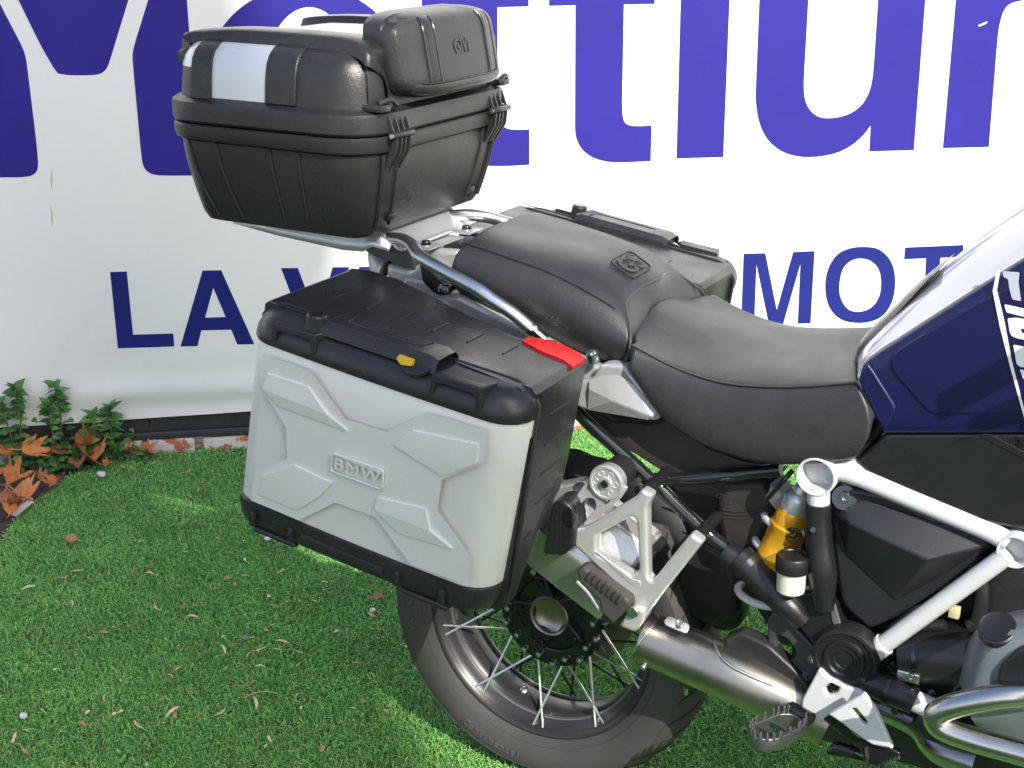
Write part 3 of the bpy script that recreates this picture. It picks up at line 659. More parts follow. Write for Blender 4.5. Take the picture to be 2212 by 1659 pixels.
    lathe('key_slot', [(.0105, .0), (.0105, .0016), (.0, .0016)], L(-.116, .2092, .016), E2, GLOSSBLK, root, 20)
    rcs = lathe('lever_recess', [(.024, -.004), (.024, .0015), (.021, .0016), (.0, -.0015)], L(.070, .1905, .008), (E2-n_*-.6).normalized(), PLAST2, root, 24)
    q = [(.040, .1965, .004), (.066, .1975, .0), (.066, .187, -.0055), (.050, .184, -.0075), (.038, .190, -.002)]
    V = [L(*p) for p in q]+[L(a, h-.004, d+.012) for a, h, d in q]
    lv = pydata('release_lever', V, [range(5), range(5, 10)]+[[i, (i+1) % 5, 5+(i+1) % 5, 5+i] for i in range(5)], YEL, root, 25)
    b4 = lv.modifiers.new('b', 'BEVEL'); b4.width = .0012; b4.segments = 2
    tube('lid_line', [L(-.225, .1895, .045), L(-.125, .1905, .046), L(-.105, .1915, .05)], .0011, GLOSSBLK, root, seg=6)
    tube('lid_line', [L(.104, .1915, .05), L(.16, .1905, .046), L(.222, .186, .042)], .0011, GLOSSBLK, root, seg=6)
    # reflector strip
    nearO = PO+E2*.1769; rf = []
    for p in c2(1372, 346, 1398, 326, 1482, 338, 1560, 362, 1640, 402, 1666, 424, 1608, 458, 1560, 432, 1470, 398):
        q = hit(p[0], p[1], nearO, E2)-PO; rf.append((q.dot(E1), q.y))
    V = [L(a, .1925 if i not in (5, 6) else .189, d) for i, (a, d) in enumerate(rf)]+[L(a, .183, d) for a, d in rf]; k = len(rf)
    if side < 0:
        pydata('reflector', V, [range(k)]+[[i, (i+1) % k, k+(i+1) % k, k+i] for i in range(k)], RED, root, 20)
        for i in range(5):
            for j in range(3):
                px_ = c2(1396+17*i+9*j, 344+3.5*i+11*j)[0]; q = hit(px_[0], px_[1], nearO, E2)-PO
                lathe('reflector_dot', [(.0024, 0), (.0012, .0009), (0, .0011)], L(q.dot(E1), .1924, q.y), E2, RED, root, 8)
    # feet and ribs of the base
    for a in (-.190, -.115, .085, .165):
        q = box('base_rib', L(a, -.174, -.0015), (.0095, .018, .026), PLAST2, base, .0025, ax=(E1, n_, E2))
    for a in (-.155, .13):
        box('base_foot', L(a, -.199, .018), (.085, .030, .010), PLAST2, base, .004, ax=(E1, n_, E2))
    box('base_inset', L(-.02, -.176, .0), (.155, .011, .020), PLAST2, base, .002, ax=(E1, n_, E2))
    return root
pannier(-1, 'near pannier with faceted silver cover, red reflector strip and yellow release lever')
pannier(1, 'pannier half hidden behind the seat, between motorcycle and banner')
# ================================================================== MOTORCYCLE
bike = empty('motorcycle', (0.3, 0, 0), 'blue and white adventure motorcycle with black seat parked on artificial turf', 'motorcycle')
def rail(px, y, n):
    P = resample(crom([Y(p, y) for p in px], 8), 101); ts = [0, .012, .04]+[.08+.84*i/(n-7) for i in range(n-6)]+[.96, .988, 1]
    out = []
    for t in ts:
        f = t*100; i = min(99, int(f)); out.append(P[i].lerp(P[i+1], f-i))
    return out
from mathutils.bvhtree import BVHTree
def cast(o, px):
    # camera pixel -> (point, normal) on a mesh object
    dg = None; me = o.data; c = wloc(o); t = BVHTree.FromPolygons([v.co+c for v in me.vertices], [p.vertices[:] for p in me.polygons])
    h = t.ray_cast(CAM, ray(*px).normalized()); n = h[1] if h[1].dot(ray(*px)) < 0 else -h[1]; return h[0], n
def railsurf(name, rails, n, m, parent=bike, mirror=True, sub=1, smooth=60, cap=True):
    """rails: list of (pixels, y) from the near lower edge to the centre line; mirrored to the far side"""
    Rr = [r if isinstance(r[0], Vector) else rail(r[0], r[1], n) for r in rails]
    if mirror: Rr = Rr+[[Vector((p.x, -p.y, p.z)) for p in r] for r in reversed(Rr[:-1] if abs(Rr[-1][0].y) < 1e-4 else Rr)]
    rows = [[Rr[j][i] for j in range(len(Rr))] for i in range(n)]
    return grid(name, rows, m, parent, capends=cap, sub=sub, smooth=smooth)
# ---- seats
pil = railsurf('pillion_seat', [
    (c3(660, 470, 700, 560, 860, 645, 1100, 740, 1300, 850, 1480, 920, 1590, 938), -.135),
    (c3(648, 425, 720, 520, 900, 610, 1150, 705, 1350, 815, 1520, 895, 1620, 915), -.158),
    (c3(660, 350, 790, 410, 980, 480, 1200, 570, 1400, 690, 1550, 790, 1638, 830), -.160),
    (c3(730, 285, 840, 318, 1000, 373, 1200, 445, 1400, 548, 1560, 645, 1632, 725), -.137),
    (c3(790, 240, 900, 268, 1050, 315, 1240, 378, 1420, 450, 1560, 540, 1615, 610), -.105),
    (c3(850, 200, 980, 225, 1130, 262, 1300, 310, 1470, 365, 1600, 440, 1690, 535), -.055),
    (c3(905, 178, 1040, 205, 1180, 240, 1350, 285, 1520, 330, 1680, 395, 1800, 480), 0.)], 18, LEATHER)
tube('seat_piping', [p+Vector((0, -.0008, .0008)) for p in rail(c3(735, 284, 840, 317, 1000, 372, 1200, 444, 1400, 547, 1560, 643), -.1375, 40)], .0011, LEATHER, pil, seg=6)
ends = [Y(p, y) for p, y in zip(c3(1590, 938, 1620, 915, 1638, 830, 1632, 725, 1615, 610, 1690, 535, 1800, 480), (-.135, -.158, -.160, -.137, -.105, -.055, 0.))]
ends = ends+[Vector((p.x, -p.y, p.z)) for p in reversed(ends[:-1])]
tube('seat_edge_seam', [p+Vector((-.0015, 0, .0005)) for p in ends], .0022, LEATHER2, pil, smooth=5, seg=8)
gc, gn = cast(pil, (1363, 572)); g2, _ = cast(pil, (1400, 556)); g3, _ = cast(pil, (1356, 548))
gx = (g2-gc); gx = (gx-gn*gx.dot(gn)).normalized(); gy_ = gn.cross(gx)
text('seat_logo', 'GS', (gc+gn*.0016, gx, gy_), .052, .0016, LEATHER, pil, bold=.0009, sx=.95)
lo_ = rpoly([Vector(p) for p in ((-.037, -.025), (.037, -.025), (.037, .025), (-.037, .025))], .012); li_ = rpoly([Vector(p) for p in ((-.0355, -.0235), (.0355, -.0235), (.0355, .0235), (-.0355, .0235))], .011)
shape('seat_logo_frame', [lo_, li_], (gc+gn*.0022, gx, gy_), .003, 0, LEATHER, pil)
rid = railsurf('rider_seat', [
    (c5(420, 235, 600, 512, 870, 688, 1100, 768, 1280, 795, 1590, 790, 1765, 764), -.160),
    (c5(410, 228, 600, 508, 870, 685, 1100, 765, 1280, 793, 1600, 788, 1775, 762), -.184),
    (c5(405, 215, 605, 490, 875, 665, 1105, 742, 1290, 772, 1610, 765, 1810, 720), -.190),
    (c5(415, 155, 620, 340, 880, 480, 1150, 560, 1400, 590, 1650, 575, 1903, 560), -.187),
    (c5(428, 100, 570, 185, 720, 265, 910, 340, 1110, 378, 1400, 385, 1690, 365, 1810, 350), -.179),
    (c5(434, 82, 560, 150, 700, 220, 900, 290, 1100, 324, 1400, 332, 1690, 312, 1772, 303), -.172),
    (c5(437, 72, 565, 138, 705, 206, 903, 274, 1105, 308, 1400, 316, 1690, 300, 1770, 296), -.163),
    (c5(440, 40, 590, 105, 740, 168, 930, 220, 1150, 245, 1420, 252, 1690, 250, 1768, 252), -.136),
    (c5(455, -60, 640, 30, 800, 95, 980, 145, 1180, 175, 1430, 190, 1690, 190, 1766, 190), -.085),
    (d0(1420, 640, 1480, 668, 1550, 698, 1620, 724, 1700, 746, 1780, 757, 1847, 760), 0.)], 24, LEATHER)
plate('seat_base', [c5(600, 500, 880, 640, 1280, 740, 1600, 740, 1800, 640, 1900, 520, 1980, 560, 1935, 605, 1790, 790, 1590, 800, 1270, 805, 1100, 780, 870, 700)], -.150, .25, .006, SATIN, bike, .01)
tube('seat_piping', [p+Vector((0, -.0012, .0004)) for p in rail(c5(437, 85, 560, 153, 700, 223, 900, 293, 1100, 327, 1400, 335, 1690, 315, 1768, 307), -.1735, 48)], .0016, LEATHER2, rid, seg=6)
# ---- tank
railsurf('tank_cover', [
    (c7(652, 1110, 672, 1045, 745, 958, 900, 858, 1200, 668, 1400, 538, 1565, 440, 1850, 262, 2250, 20), -.160),
    (c7(652, 1095, 676, 1000, 750, 928, 905, 822, 1205, 625, 1400, 480, 1565, 372, 1850, 180, 2250, -70), -.150),
    (c7(654, 1040, 680, 950, 770, 855, 900, 740, 1170, 535, 1370, 375, 1565, 245, 1850, 40, 2250, -230), -.105),
    (c7(655, 990, 675, 925, 785, 820, 900, 705, 1120, 520, 1340, 345, 1565, 185, 1850, -20, 2250, -290), -.06),
    (c7(656, 960, 672, 915, 780, 810, 890, 692, 1090, 508, 1310, 325, 1565, 150, 1850, -50, 2250, -320), 0.)], 22, TANKW)
railsurf('tank_strap', [
    (c7(652, 1050, 668, 960, 750, 865, 850, 765, 960, 645, 1030, 565, 1072, 528), -.078),
    (c7(648, 1000, 662, 905, 745, 820, 850, 722, 960, 610, 1030, 545, 1070, 518), -.065),
    (c7(648, 970, 658, 890, 738, 806, 850, 700, 960, 590, 1030, 535, 1068, 514), 0.)], 16, PLAST2)
blue = railsurf('side_panel', [
    (c7(806, 1392, 1000, 1392, 1250, 1392, 1565, 1392, 1900, 1392, 2250, 1392), -.160),
    (c7(805, 1388, 1000, 1388, 1250, 1388, 1565, 1388, 1900, 1388, 2250, 1388), -.1755),
    (c7(802, 1378, 1000, 1378, 1250, 1378, 1565, 1378, 1900, 1378, 2250, 1378), -.178),
    (c7(662, 1130, 900, 1110, 1220, 1050, 1565, 960, 1900, 880, 2250, 800), -.1785),
    (c7(672, 1075, 800, 985, 1210, 730, 1565, 520, 1900, 320, 2250, 110), -.178),
    (c7(690, 1020, 765, 962, 1203, 682, 1565, 455, 1900, 250, 2250, 40), -.171),
    (c7(697, 1004, 762, 948, 1200, 664, 1565, 434, 1900, 226, 2250, 16), -.160)], 16, BLUEP, mirror=False, cap=False)
plate('panel_facet', [c7(834, 1000, 870, 945, 1000, 862, 1380, 645, 1600, 545, 1900, 430, 1900, 1285, 1062, 1285, 1000, 1225, 850, 1055)], -.1815, .006, .0022, BLUEP, blue, .01)
plate('panel_lip', [c7(662, 1105, 712, 1010, 735, 1040, 850, 1220, 866, 1255, 858, 1300, 806, 1378, 770, 1325)], -.1830, .010, .0028, BLUEP, blue, .006)
plate('decal_stripe', [c8(672, 578, 694, 572, 672, 700, 720, 900, 760, 1120, 841, 1440, 900, 1640, 880, 1650, 841, 1492, 755, 1180, 690, 925, 646, 705)], -.1828, .0012, 0, PRINTW, blue)
for q, mm in ((c8(708, 582, 812, 590, 806, 655, 822, 768, 768, 757, 750, 690, 742, 630, 714, 618), mat('grey_print', (.42, .45, .55), .35)), (c8(718, 788, 870, 822, 890, 878, 732, 838), PRINTW), (c8(738, 876, 790, 872, 900, 890, 900, 945, 820, 938, 826, 968, 900, 975, 905, 1020, 800, 1000, 765, 985, 752, 960), PRINTW),
              (c8(774, 1040, 880, 1060, 905, 1185, 820, 1178, 795, 1160), PRINTW), (c8(814, 1192, 900, 1215, 915, 1275, 835, 1250), PRINTW)):
    plate('decal_lettering', [q], -.1828, .0012, 0, mm, blue, .002)
low = plate('lower_panel', [c6(738, 8, 2000, 3, 2100, 760, 1700, 610, 1500, 500, 1330, 470, 1245, 455, 1190, 448, 900, 325, 640, 205, 588, 145)], -.168, .03, .006, SATIN, bike, .006)
plate('panel_ridge', [c6(1180, 12, 1250, 10, 1480, 130, 1700, 220, 1700, 260, 1440, 150)], -.1695, .004, .0015, SATIN, low)
for j, (v, n, u0) in enumerate(((32, 9, 1305), (52, 8, 1362), (74, 7, 1392))):
    for i in range(n):
        p = Y(c6(u0+29*i, v+1.5*i)[0], -.1685); lathe('grille_hole', [(.0038, 0), (.0038, .0006), (0, .0006)], p, -VY, INK, low, 10)
# ---- wheel
WC = Vector((0, 0, .318))
def spin(name, prof, m, parent, seg=96, closed=True, sm=40):
    rows = []
    for k in range(seg):
        a = 2*math.pi*k/seg; e = Vector((math.cos(a), 0, math.sin(a))); rows.append([WC+e*r+VY*y for r, y in prof])
    return grid(name, rows, m, parent, closed_u=True, closed_v=closed, smooth=sm)
half = [(.229, -.0660), (.2240, -.0670), (.2195, -.0655), (.2145, -.0580), (.2095, -.0500), (.2030, -.0465), (.1990, -.0430), (.1985, -.0360), (.2010, -.0320), (.1965, -.0280), (.1925, -.0160)]
prof = half+[(.1920, .0)]+[(r, -y) for r, y in reversed(half)]
prof += [(.2295, .0640), (.2180, .0580), (.2120, .0450), (.2060, .02), (.2060, -.02), (.2120, -.0450), (.2180, -.0580), (.2295, -.0640)]
wheel = spin('rear_wheel', prof, RIMB, bike, 128)
for s in (-1, 1):
    tube('rim_ridge', [WC+Vector((math.cos(a), 0, math.sin(a)))*.1985+VY*s*.0395 for a in [2*math.pi*k/96 for k in range(96)]], .0034, mat('machined_ridge', (.32, .31, .30), .3, metal=.9), wheel, seg=8, closed=True)
    tube('rim_edge', [WC+Vector((math.cos(a), 0, math.sin(a)))*.2285+VY*s*.0665 for a in [2*math.pi*k/96 for k in range(96)]], .0014, mat('worn_rim_edge', (.30, .29, .28), .4, metal=.6), wheel, seg=6, closed=True)
th = [(.2245, -.0655), (.2330, -.0715), (.2460, -.0790), (.2620, -.0845), (.2760, -.0860), (.2870, -.0840), (.2900, -.0825), (.2960, -.0760), (.3050, -.0600), (.3120, -.0400), (.3165, -.0200)]
tyre = spin('tyre', th+[(.3180, 0)]+[(r, -y) for r, y in reversed(th)]+[(.23, .055), (.225, 0), (.23, -.055)], RUBBER, wheel, 144)
for s in (-1, 1):
    tube('tyre_bead_line', [WC+Vector((math.cos(a), 0, math.sin(a)))*.2405+VY*s*.0762 for a in [2*math.pi*k/96 for k in range(96)]], .0009, RUBBER, tyre, seg=5, closed=True)
    tube('tyre_shoulder_line', [WC+Vector((math.cos(a), 0, math.sin(a)))*.2885+VY*s*.0832 for a in [2*math.pi*k/96 for k in range(96)]], .0012, RUBBER, tyre, seg=5, closed=True)
# tread grooves: dark sipes laid across the shoulders
GRV = mat('tread_groove', (.010, .010, .010), .8)
for k in range(36):
    a = 2*math.pi*k/36
    for s in (-1, 1):
        pts = []
        for i, (r, y) in enumerate(((.2905, .0815), (.2965, .0750), (.3052, .0592), (.3122, .0392), (.3162, .0215))):
            b = a+s*.06+(i*.035); pts.append(WC+Vector((math.cos(b), 0, math.sin(b)))*(r+.0002)+VY*s*y)
        tube('tread_groove', pts, [.0012, .0024, .0030, .0030, .0018], GRV, tyre, seg=5)
def ring_text(body, r, y, a_mid, size, up_in=True):
    adv = size*.62; n = len(body)
    for i, ch in enumerate(body):
        if ch == ' ': continue
        th_ = a_mid+(i-(n-1)/2)*adv/r; e = Vector((math.cos(th_), 0, math.sin(th_))); t_ = Vector((-math.sin(th_), 0, math.cos(th_)))
        # face towards -y; tops towards the hub
        up = -e; rt_ = t_
        text('sidewall_lettering', ch, (WC+e*r+VY*y, rt_, up), size, .0034, RUBB2, tyre)
ring_text('Continental', .268, -.0857, R(-108), .019)
ring_text('170/60 R17', .262, -.0847, R(-172), .015)
# hub, bolts and spokes
hub = lathe('hub', [(.050, .045), (.098, .040), (.1055, .030), (.1075, .010), (.1070, -.006), (.1035, -.012), (.0960, -.0125), (.0800, -.010), (.0730, -.008), (.0700, -.004), (.062, -.003), (.0, -.003)][::-1], WC, VY, GLOSSBLK, wheel, 64)
for k in range(5):
    a = R(90+72*k+18); e = Vector((math.cos(a), 0, math.sin(a))); t_ = Vector((-math.sin(a), 0, math.cos(a)))
    pts = [(.030, -.020), (.068, -.012), (.078, -.010), (.078, .010), (.068, .012), (.030, .020)]
    V = [WC+e*r+t_*w_+VY*y for y in (-.0155, .016) for r, w_ in pts]; n = len(pts)
    sp_ = pydata('hub_arm', V, [range(n), range(n, 2*n)]+[[i, (i+1) % n, n+(i+1) % n, n+i] for i in range(n)], SATIN, hub, 30); b_ = sp_.modifiers.new('b', 'BEVEL'); b_.width = .003; b_.segments = 2
    bolt('wheel_bolt', WC+e*.062+VY*-.015, -VY, .0088, .006, GLOSSBLK, hub)
lathe('axle_ring', [(.040, .01), (.040, -.018), (.0375, -.021), (.0345, -.019), (.033, -.014), (.026, -.0085), (.015, -.006), (0, -.0055)], WC, VY, BRUSH, hub, 40)
for k in range(20):
    a = 2*math.pi*k/20+.08; e = Vector((math.cos(a), 0, math.sin(a)))
    rr_ = .0985 if k % 2 else .0885
    bolt('hub_screw', WC+e*rr_+VY*-.0118, -VY, .0060, .0075, STEEL, hub)
SPOKE = mat('spoke_steel', (.70, .70, .68), .22, metal=.9); SPOKEB = mat('spoke_black', (.02, .02, .02), .3)
for s, m_, off in ((-1, SPOKE, 0.), (1, SPOKEB, .11)):
    for k in range(20):
        a = 2*math.pi*(k//2)/10+off; d = .36 if k % 2 else -.36
        p = WC+Vector((math.cos(a+d*.10), 0, math.sin(a+d*.10)))*.100+VY*(s*.014+.008); q = WC+Vector((math.cos(a+d+ (.1 if k % 2 else -.1)*0), 0, math.sin(a+d)))*.214+VY*s*.0545
        tube('spoke', [p, q], .0025, m_, wheel, seg=7)
lathe('valve', [(.0085, 0), (.0085, .006), (.005, .007), (.0042, .022), (.0030, .023), (.0, .023)], WC+Vector((math.cos(R(-108)), 0, math.sin(R(-108))))*.193, -Vector((math.cos(R(-108)), .55, math.sin(R(-108)))), STEEL, wheel, 8)
lathe('brake_disc', [(.075, .070), (.136, .070), (.136, .075), (.075, .075), (.075, .070)], WC, VY, mat('disc_steel', (.30, .25, .20), .35, metal=.8), wheel, 64, cap=False)
# ---- rear frame tubes and covers
def ptube(name, px, y, r, m, parent=bike, smooth=5, seg=16, **k):
    ys = y if isinstance(y, (list, tuple)) else [y]*len(px)
    return tube(name, [Y(p, yy) for p, yy in zip(px, ys)], r, m, parent, smooth=smooth, seg=seg, **k)
rf = ptube('rear_frame_tube', c5(60, 420, 165, 540, 360, 715, 560, 900, 850, 1180, 1060, 1340), -.145, .0112, TUBEBLK, smooth=3)
ptube('frame_cross_tube', c5(560, 892, 900, 872, 1320, 828), [-.145, -.142, -.135], .0105, TUBEBLK, smooth=3)
for p in c5(575, 905, 870, 1195, 505, 945): lathe('weld_collar', [(.0125, -.012), (.0138, 0), (.0125, .012)], Y(p, -.146), (Y(c5(850, 1180)[0], -.145)-Y(c5(560, 900)[0], -.145)), TUBEBLK, rf, 18)
# far side twin of the subframe
fp = [Y(p, -.145) for p in c5(60, 420, 360, 715, 850, 1180, 1060, 1340)]; tube('rear_frame_tube', [Vector((p.x, -p.y, p.z)) for p in fp], .0112, TUBEBLK, bike, smooth=3)
ptube('frame_tube_sleeve', c5(985, 1310, 1080, 1375, 1170, 1425), -.150, [.0195, .0235, .0215], SATIN, smooth=4)
# ---- white main frame
ring = lathe('frame_ring', [(.0255, .07), (.0302, .07), (.0302, -.001), (.0292, -.003), (.0272, -.003), (.0258, -.001), (.0255, .028), (.0, .030)], Y(c6(392, 222)[0], -.186)+VY*0, VY, WHITEP, bike, 48, cap=False)
p0_, p1_ = Y(c6(500, 205)[0], -.17), Y(c6(1300, 500)[0], -.165)
ptube('frame_beam', c6(450, 195, 560, 205, 900, 345, 1240, 488, 1340, 545), [-.165, -.165, -.165, -.165, -.165], .0150, WHITEP, smooth=4)
plate('frame_gusset', [c6(460, 150, 580, 148, 625, 180, 700, 250, 650, 275, 560, 262, 470, 240)], -.168, .02, .004, WHITEP, bike, .006)
lathe('frame_ring', [(.0205, .07), (.0250, .07), (.0250, -.001), (.0240, -.003), (.0222, -.003), (.0208, -.001), (.0205, .022), (.0, .022)], Y(c6(1372, 592)[0], -.178), VY, WHITEP, bike, 40, cap=False)
ptube('frame_strut', c6(1335, 608, 1000, 850, 700, 1068), -.172, .0142, WHITEP, smooth=3, seg=20)
ptube('frame_strut_collar', c6(730, 1046, 672, 1088), -.172, [.0172, .0180], WHITEP, smooth=0, seg=20)
ptube('frame_post', c6(405, 270, 405, 365), -.170, .0172, WHITEP, smooth=0)
# ---- black frame covers
cov = ptube('frame_cover', c6(404, 352, 402, 450, 410, 560, 424, 700, 436, 870), [-.172, -.173, -.176, -.180, -.176], [.0198, .0200, .0205, .0225, .0150], SATIN, smooth=5, seg=20)
ptube('cover_band', c6(402, 475, 405, 505), -.173, .0212, SATIN, cov, smooth=0, seg=20)
ptube('cover_screw', c6(378, 482, 377, 484), [-.190, -.196], .0040, GLOSSBLK, cov, smooth=0)
cl = ptube('frame_cover', c6(20, 622, 90, 690, 180, 782, 265, 868, 330, 940), [-.152, -.158, -.166, -.172, -.172], [.0235, .0240, .0240, .0215, .0150], SATIN, smooth=5, seg=20)
ptube('cover_band', c6(45, 648, 68, 672), [-.155, -.156], .0255, SATIN, cl, smooth=0, seg=20)
plate('frame_cover_plate', [c6(262, 800, 395, 782, 475, 850, 512, 955, 590, 1010, 640, 1050, 640, 1120, 420, 1120, 385, 1060, 300, 960)], -.176, .03, .006, SATIN, bike, .01)
plate('cover_edge', [c6(452, 820, 478, 830, 500, 905, 515, 960, 590, 1005, 560, 1022, 490, 985, 468, 930)], -.178, .006, .002, mat('grey_edge', (.10, .10, .105), .35, bump=.4, scale=900), bike, .004)
hubc = Y(c6(532, 1125)[0], -.196)
lathe('pivot_cover', [(.0520, .03), (.0520, .004), (.0490, -.001), (.0440, -.002), (.0420, .0005), (.0330, .0005), (.0310, -.0035), (.0260, -.0038), (.0240, -.001), (.0160, -.001), (.0145, .0015), (.0, .0015)], hubc, VY, SATIN, bike, 56)
cr = ptube('frame_cover', c6(610, 1200, 700, 1250, 800, 1290, 880, 1330), [-.176, -.180, -.184, -.184], [.020, .0222, .0228, .0200], SATIN, smooth=5, seg=20)
ptube('cover_band', c6(738, 1268, 770, 1282), -.182, .0240, SATIN, cr, smooth=0, seg=20)
ptube('lower_frame_tube', c6(860, 1318, 1010, 1385), [-.182, -.185], .0165, WHITEP, smooth=0, seg=20)
# ---- gearbox side plate
gp = plate('heel_plate', [c6(148, 930, 185, 888, 250, 925, 395, 1075, 402, 1190, 345, 1262, 300, 1255, 185, 1195, 155, 1120), c6(192, 1000, 250, 1022, 292, 1085, 282, 1120, 262, 1130, 200, 1090)], -.158, .014, .004, mat('grey_black_plate', (.045, .045, .047), .38, bump=.3, scale=900), bike, .006)
for p in c6(380, 1115, 328, 1216): bolt('plate_bolt', Y(p, -.158), -VY, .0085, .006, STEEL, gp)
for p, yy in zip(c6(42, 1142, 205, 1328, 785, 1372, 968, 1280), (-.14, -.15, -.16, -.12)): bolt('frame_bolt', Y(p, yy), -VY, .0065, .006, STEEL, bike, False)
# ---- air box cover
ab = plate('air_box_cover', [c6(455, 300, 470, 275, 640, 285, 760, 318, 1000, 432, 1248, 545, 1250, 570, 1232, 592, 1010, 790, 800, 915, 650, 985, 520, 860, 485, 700, 458, 420)], -.160, .035, .008, AIRB, bike, .012)
A = [Y(p, -.161) for p in c6(480, 405, 530, 420, 600, 620, 930, 640)]
def facets(name, pts_px_y, faces, m, parent):
    V = [Y(p, y) for p, y in pts_px_y]; o = pydata(name, V, faces, m, parent, 20); b_ = o.modifiers.new('b', 'BEVEL'); b_.width = .003; b_.segments = 2; return o
F_ = c6(500, 400, 640, 350, 1010, 470, 1235, 560, 945, 632, 580, 600, 540, 590, 810, 815, 985, 655, 650, 900, 480, 420)
facets('air_box_ridge', list(zip(c6(480, 405, 540, 355, 640, 340, 1000, 455, 1238, 560, 945, 635, 700, 520, 560, 450), (-.162, -.1625, -.163, -.163, -.163, -.200, -.196, -.188)))+list(zip(c6(505, 480, 540, 600, 790, 830, 1000, 720), (-.163, -.163, -.163, -.163))),
       [(0, 1, 7), (1, 2, 6, 7), (2, 3, 5, 6), (3, 4, 5), (0, 7, 8), (8, 7, 9), (7, 6, 9), (9, 6, 5, 10), (5, 11, 10), (5, 4, 11)], AIRB, ab)
ptube('cover_screw_cup', c6(532, 325, 532, 326), [-.160, -.164], .0185, GLOSSBLK, ab, smooth=0, seg=24)
bolt('cover_screw', Y(c6(538, 320)[0], -.165), -VY, .0085, .006, STEEL, ab)
# ---- shock absorber
S0, S1 = Y(c6(318, 300)[0], -.128), Y(c6(172, 690)[0], -.128); ax_ = (S1-S0).normalized(); Ls = (S1-S0).length
prf = [(0, -.004), (.019, -.004), (.021, .002), (.0215, .03), (.0235, .034)]
shk = lathe('shock_absorber', [(.0, .030), (.0245, .030), (.0262, .034), (.0270, .055), (.0300, .058), (.0302, .062), (.0285, .066), (.0310, .110), (.0330, .113), (.0332, .118), (.0315, .122), (.0325, .135), (.0345, .138), (.0345, .143), (.0330, .147), (.0340, .158), (.0360, .161), (.0360, .166), (.0345, .170), (.0350, Ls), (0, Ls)], S0, ax_, GOLD, bike, 40)
lathe('shock_cap', [(0, -.012), (.012, -.012), (.014, -.002), (.0205, .004), (.0225, .010), (.0240, .031), (.0, .031)], S0, ax_, ALU, shk, 32)
hx = []
e1_ = ax_.orthogonal().normalized(); e2_ = ax_.cross(e1_)
for k in range(0, 120):
    a = k/120*2*math.pi*4.2; hx.append(S0+VY*.03+ax_*(.02+.20*k/120)+(e1_*math.cos(a)+e2_*math.sin(a))*.046)
tube('coil_spring', hx, .0062, SPRING, shk, seg=10)
zc, _n = cast(shk, c6(281, 508)[0]); vdir = (CAM-zc).normalized(); n_s = (vdir-ax_*vdir.dot(ax_)).normalized(); ez = n_s; ey = -ax_; ex = ey.cross(ez)
zo = zc+n_s*.0020
tube('shock_badge_ring', [zo+(ex*math.cos(t)*.0125+ey*math.sin(t)*.0125)-n_s*(math.cos(t)**2*.0025) for t in [2*math.pi*k/32 for k in range(32)]], .0009, INK, shk, seg=6, closed=True)
text('shock_badge', 'ZF', (zo-n_s*.0003, ex, ey), .0185, .0012, INK, shk, bold=.0004)
# ---- fluid reservoir
rc = Y(c6(278, 640)[0], -.190)
res = lathe('fluid_reservoir', [(.017, -.052), (.0215, -.048), (.0225, -.030), (.0225, -.010)], rc, VZ, CLEAR, bike, 32)
lathe('reservoir_cap', [(.0255, -.014), (.0260, -.012), (.0260, .008), (.0242, .011), (.0205, .011), (.0195, .0095), (.0, .0095)], rc, VZ, SATIN, res, 36)
# ---- electronic damper box
eb = plate('damper_box', [c5(935, 1010, 962, 935, 1015, 900, 1195, 893, 1228, 915, 1255, 1010, 1258, 1120, 1195, 1240, 1192, 1420, 980, 1320, 942, 1140)], -.110, .06, .012, BROWNBLK, bike, .012)
for v in (1068, 1090, 1112): ptube('box_rib', c5(975, v, 1100, v+10, 1235, v-15), -.1105, .0014, BROWNBLK, eb, smooth=3, seg=6)
text('box_lettering', 'Dynamic', FY(*(Y(c5(1020, 998)[0], -.1102)))[:1]+(Vector((1, 0, .02)), VZ), .014, .001, BROWNBLK, eb); text('box_lettering', 'ESA', (Y(c5(1058, 1042)[0], -.1102), VX, VZ), .020, .0012, BROWNBLK, eb)
ptube('adjuster_tube', c5(1380, 915, 1250, 1015), [-.07, -.09], .024, mat('grey_plastic', (.42, .42, .41), .5), smooth=0, seg=24)
# ---- silver bodywork and dark inner panels
plate('tail_panel', [c3(560, 590, 690, 568, 860, 655, 1090, 765, 1300, 880, 1470, 965, 1600, 1060, 1520, 1180, 1250, 1150, 1000, 980, 760, 840, 500, 700, 430, 590)], -.150, .03, .008, SILVP, bike, .01)
sb = plate('side_cover', [c5(100, 300, 190, 290, 245, 205, 300, 200, 395, 215, 420, 250, 605, 490, 602, 525, 558, 542, 160, 480, 80, 440)], -.172, .03, .006, SILVP, bike, .008)
facets('side_cover_facet', list(zip(c5(180, 300, 255, 268, 358, 265, 320, 420, 180, 350, 552, 518, 600, 492, 440, 320, 172, 470, 540, 535), (-.173, -.173, -.173, -.186, -.180, -.182, -.173, -.1735, -.174, -.174))), [(0, 1, 3, 4), (1, 2, 3), (2, 7, 5, 3), (7, 6, 5), (3, 5, 9, 8), (4, 3, 8), (5, 6, 9)], SILVP, sb)
plate('inner_side_panel', [c5(120, 420, 300, 540, 560, 560, 625, 528, 760, 610, 880, 700, 1100, 780, 1330, 800, 1300, 835, 820, 865, 640, 858, 440, 730, 200, 620)], -.128, .02, .004, BROWNBLK, bike, .006)
plate('inner_mudguard', [c5(640, 880, 1000, 860, 1330, 850, 1250, 920, 1000, 930, 960, 1000, 700, 960)], -.09, .04, .005, BROWNBLK, bike, .008)
bx1 = box('gearbox', (.62, .02, .45), (.30, .20, .40), DARKM, bike, .02)
